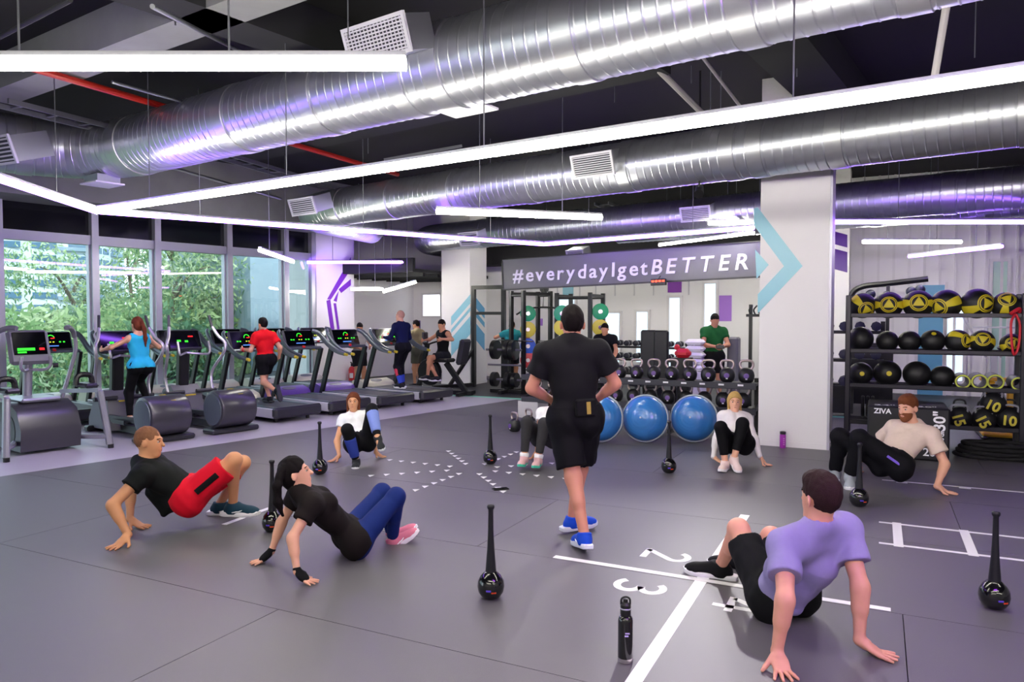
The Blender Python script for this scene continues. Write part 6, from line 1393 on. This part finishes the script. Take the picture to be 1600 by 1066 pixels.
# ------------------------------------------------------------------ people on the machines and in the back of the hall
def wl_(loc, s, n, z): return np.asarray(Wp(loc[0] + s, loc[1] + n, z))
c = (4.98, 10.6)
PB['cyan'] = person('person in turquoise tank top on the cross trainer', dict(S=.86, fem=True, vox=.009, skin='#d9a184', z0=.2, face=False, pelvis=wl_(c, .0, -.20, .98), neck=wl_(c, .0, -.14, 1.42), front=wy,
    wristL=wl_(c, -.36, .14, 1.22), wristR=wl_(c, .36, .14, 1.24), elbowL=(-.6, -.5, -.4), elbowR=(.6, .2, -.4), handL=(wy, (1, .4, 0), .9), handR=(wy, (-1, .2, 0), .9),
    ankleL=wl_(c, -.16, -.20, .28), ankleR=wl_(c, .18, -.05, .44), toeL=wy, toeR=wy, kneeL=wy, kneeR=wy, head=wl_(c, .0, -.11, 1.565), look=wy + np.array([-.25, 0, -.05]), hair='#6a3322', hairlen='tail',
    tail=[wl_(c, .02, -.22, 1.60), wl_(c, .03, -.27, 1.50), wl_(c, .04, -.27, 1.38), wl_(c, .05, -.25, 1.26)], tops=[dict(c='#2fb4dd', sleeve=0, hem=-.03, e=.012, name='tank_top')], bottoms=[dict(kind='leggings', c='#0c0c10', e=.010, t2=.92)], shoe=('#d6d2d0', '#efeff2', '#b8b4b4')))
c = (7.22, 10.75)
PB['red'] = person('person in red tee and black shorts running on the treadmill', dict(S=.86, vox=.009, skin='#d9a083', z0=.23, face=False, pelvis=wl_(c, 0, .0, .96), neck=wl_(c, .0, .05, 1.40), front=wy,
    wristL=wl_(c, -.24, .28, 1.13), wristR=wl_(c, .27, .02, .98), elbowL=-wy, elbowR=-wy, handL=(wy, (1, .4, 0), 1.), handR=(wy + np.array([0, 0, -.5]), (-1, 0, 0), 1.),
    ankleL=wl_(c, -.05, -.36, .46), ankleR=wl_(c, .08, .02, .31), toeL=(.3, -.3, -1), toeR=wy, soleL=wy, kneeL=wy, kneeR=wy, head=wl_(c, .0, .08, 1.545), look=wy, hair='#141012', hairlen='short',
    tops=[dict(c='#d3121f', sleeve=.62, hem=-.06, e=.016, loose=.012)], bottoms=[dict(kind='shorts', c='#101014', len=.66, e=.02, flare=.012)], shoe=('#1a1a20', '#2a2a30'), acc=[('wristband', wl_(c, -.235, .25, 1.12), wl_(c, -.24, .28, 1.13), .034, .034, '#e03040')]))
c = (10.32, 10.72)
PB['navy'] = person('person in navy long sleeves and bright leg sleeves on a treadmill', dict(S=.91, vox=.010, skin='#d7a28c', z0=.23, face=False, pelvis=wl_(c, 0, -.02, 1.06), neck=wl_(c, .0, .04, 1.53), front=wy,
    wristL=wl_(c, -.2, .30, 1.26), wristR=wl_(c, .2, .28, 1.22), elbowL=-wy + np.array([-.3, 0, 0]), elbowR=-wy + np.array([.3, .2, 0]), handL=(wy, (1, .4, 0), 1.), handR=(wy, (-1, 0, 0), 1.),
    ankleL=wl_(c, -.08, -.06, .32), ankleR=wl_(c, .10, .10, .32), toeL=wy, toeR=wy, kneeL=wy, kneeR=wy, head=wl_(c, .0, .06, 1.685), look=wy + np.array([-.2, 0, 0]), hair='#b98d7c', hairlen='buzz',
    tops=[dict(c='#141a44', sleeve=2, hem=-.02, e=.011, wr=.0015)], bottoms=[dict(kind='leggings', c='#11111a', e=.012, t2=.95)], bands=[(.10, .50, '#d8425c', 0), (.50, .92, '#3a4fc0', 0)], shoe=('#1c1c24', '#dcdce4')))
def far(label, px, ytop, Y, S, look, front, hair, top, bot, arms, skinc='#c9906f', lean=0., sleeve=.5, kind='shorts', z0=0., hairlen='short', fem=False, pel=None, legs=None, **kw):
    hz = at(px, ytop, Y)[2]; x = at(px, ytop, Y)[0]; f = nv(front); r = np.cross(f, (0, 0, 1))
    head = np.array([x, Y, hz - .12 * S]); neck = head - np.array([0, 0, .15 * S]) - f * .04 * S
    pelv = neck - np.array([0, 0, .53 * S]) - f * lean if pel is None else np.asarray(pel, float)
    lg = legs or [(-.1, 0), (.1, .02)]
    an = [pelv * [1, 1, 0] + r * a + f * (b + lean * .6) + np.array([0, 0, .09 * S + z0]) for a, b in lg] if pel is None else [np.asarray(q) for q in legs]
    return person(label, dict(S=S, fem=fem, vox=.0115, skin=skinc, face=False, z0=z0, pelvis=pelv, neck=neck, front=f, wristL=neck + r * arms[0][0] * S + f * arms[0][1] * S + np.array([0, 0, arms[0][2]]) * S, wristR=neck + r * arms[1][0] * S + f * arms[1][1] * S + np.array([0, 0, arms[1][2]]) * S,
        elbowL=-r - f * .6 - np.array([0, 0, .4]), elbowR=r - f * .6 - np.array([0, 0, .4]), handL=(f + r * .3 + np.array([0, 0, -.3]), r, .9), handR=(f - r * .3 + np.array([0, 0, -.3]), -r, .9), ankleL=an[0], ankleR=an[1], toeL=f, toeR=f, kneeL=f, kneeR=f,
        head=head, look=look, hair=hair, hairlen=hairlen, tops=[dict(c=top, sleeve=sleeve, hem=-.04, e=.014, name='tank_top' if sleeve == 0 else 'shirt')], bottoms=[dict(kind=kind, c=bot, e=.018)], shoe=('#2a2a30', '#dcdce0'), **kw))
PB['green'] = far('person in green tee looking at a phone behind the kettlebells', 1117, 491, 13.4, .97, (.02, -1, -.45), (0, -1, 0), '#120e0d', '#1d5a2c', '#141416', ((-.05, .30, -.33), (.05, .30, -.33)))
PB['lean'] = far('person in black tee leaning over a bar behind the walking person in black', 945, 506, 15.0, .95, (-.5, -.9, -.3), (-.35, -1, 0), '#1b1412', '#121318', '#17171a', ((-.22, .22, -.50), (.22, .22, -.50)), lean=.22)
PB['greytee'] = far('person in grey tee looking down beside the window pier', 562, 505, 16.6, .88, (.5, -.75, -.5), (.6, -.7, 0), '#1a1412', '#a9a6a4', '#1a1a1e', ((-.12, .32, -.34), (.12, .32, -.38)))
PB['khaki'] = far('person in khaki tee behind the person in navy', 650, 501, 17.2, .90, (-.7, .3, -.2), (-.7, .4, 0), '#14100f', '#8c8064', '#55554a', ((-.1, .32, -.30), (.1, .32, -.30)))
hz = at(690, 500, 15.9)
PB['tank'] = far('person in black tank top riding the rowing bike', 690, 500, 15.9, .93, (-.6, -.7, -.35), (-.75, -.65, 0), '#1a1311', '#111214', '#1e2026', ((-.38, .30, -.16), (.30, .34, -.20)), sleeve=0, pel=at(692, 556, 15.95), legs=[at(668, 588, 15.6), at(683, 590, 15.55)])
PB['teal'] = far('small figure in teal top between the lat tower posts', 800, 502, 16.6, .86, (.2, 1, 0), (.2, 1, 0), '#1a1311', '#2f8f96', '#1e2026', ((-.3, .2, -.1), (.3, .2, -.1)))
# phone in the hands of the person in green
p_ = (PB['green']['wr'][-1] + PB['green']['wr'][1]) / 2 + np.array([0, -.11, .0]); o = thing('phone', 'black phone held by the person in green', 'phone', p_); MB().box((0, 0, 0), (.15, .015, .075), TR((0, 0, 0), rx=R(-35)), .006).build('case', M_BLK, o); MB().box((0, .0085, 0), (.135, .001, .062), TR((0, 0, 0), rx=R(-35))).build('screen', M_SCREEN, o)
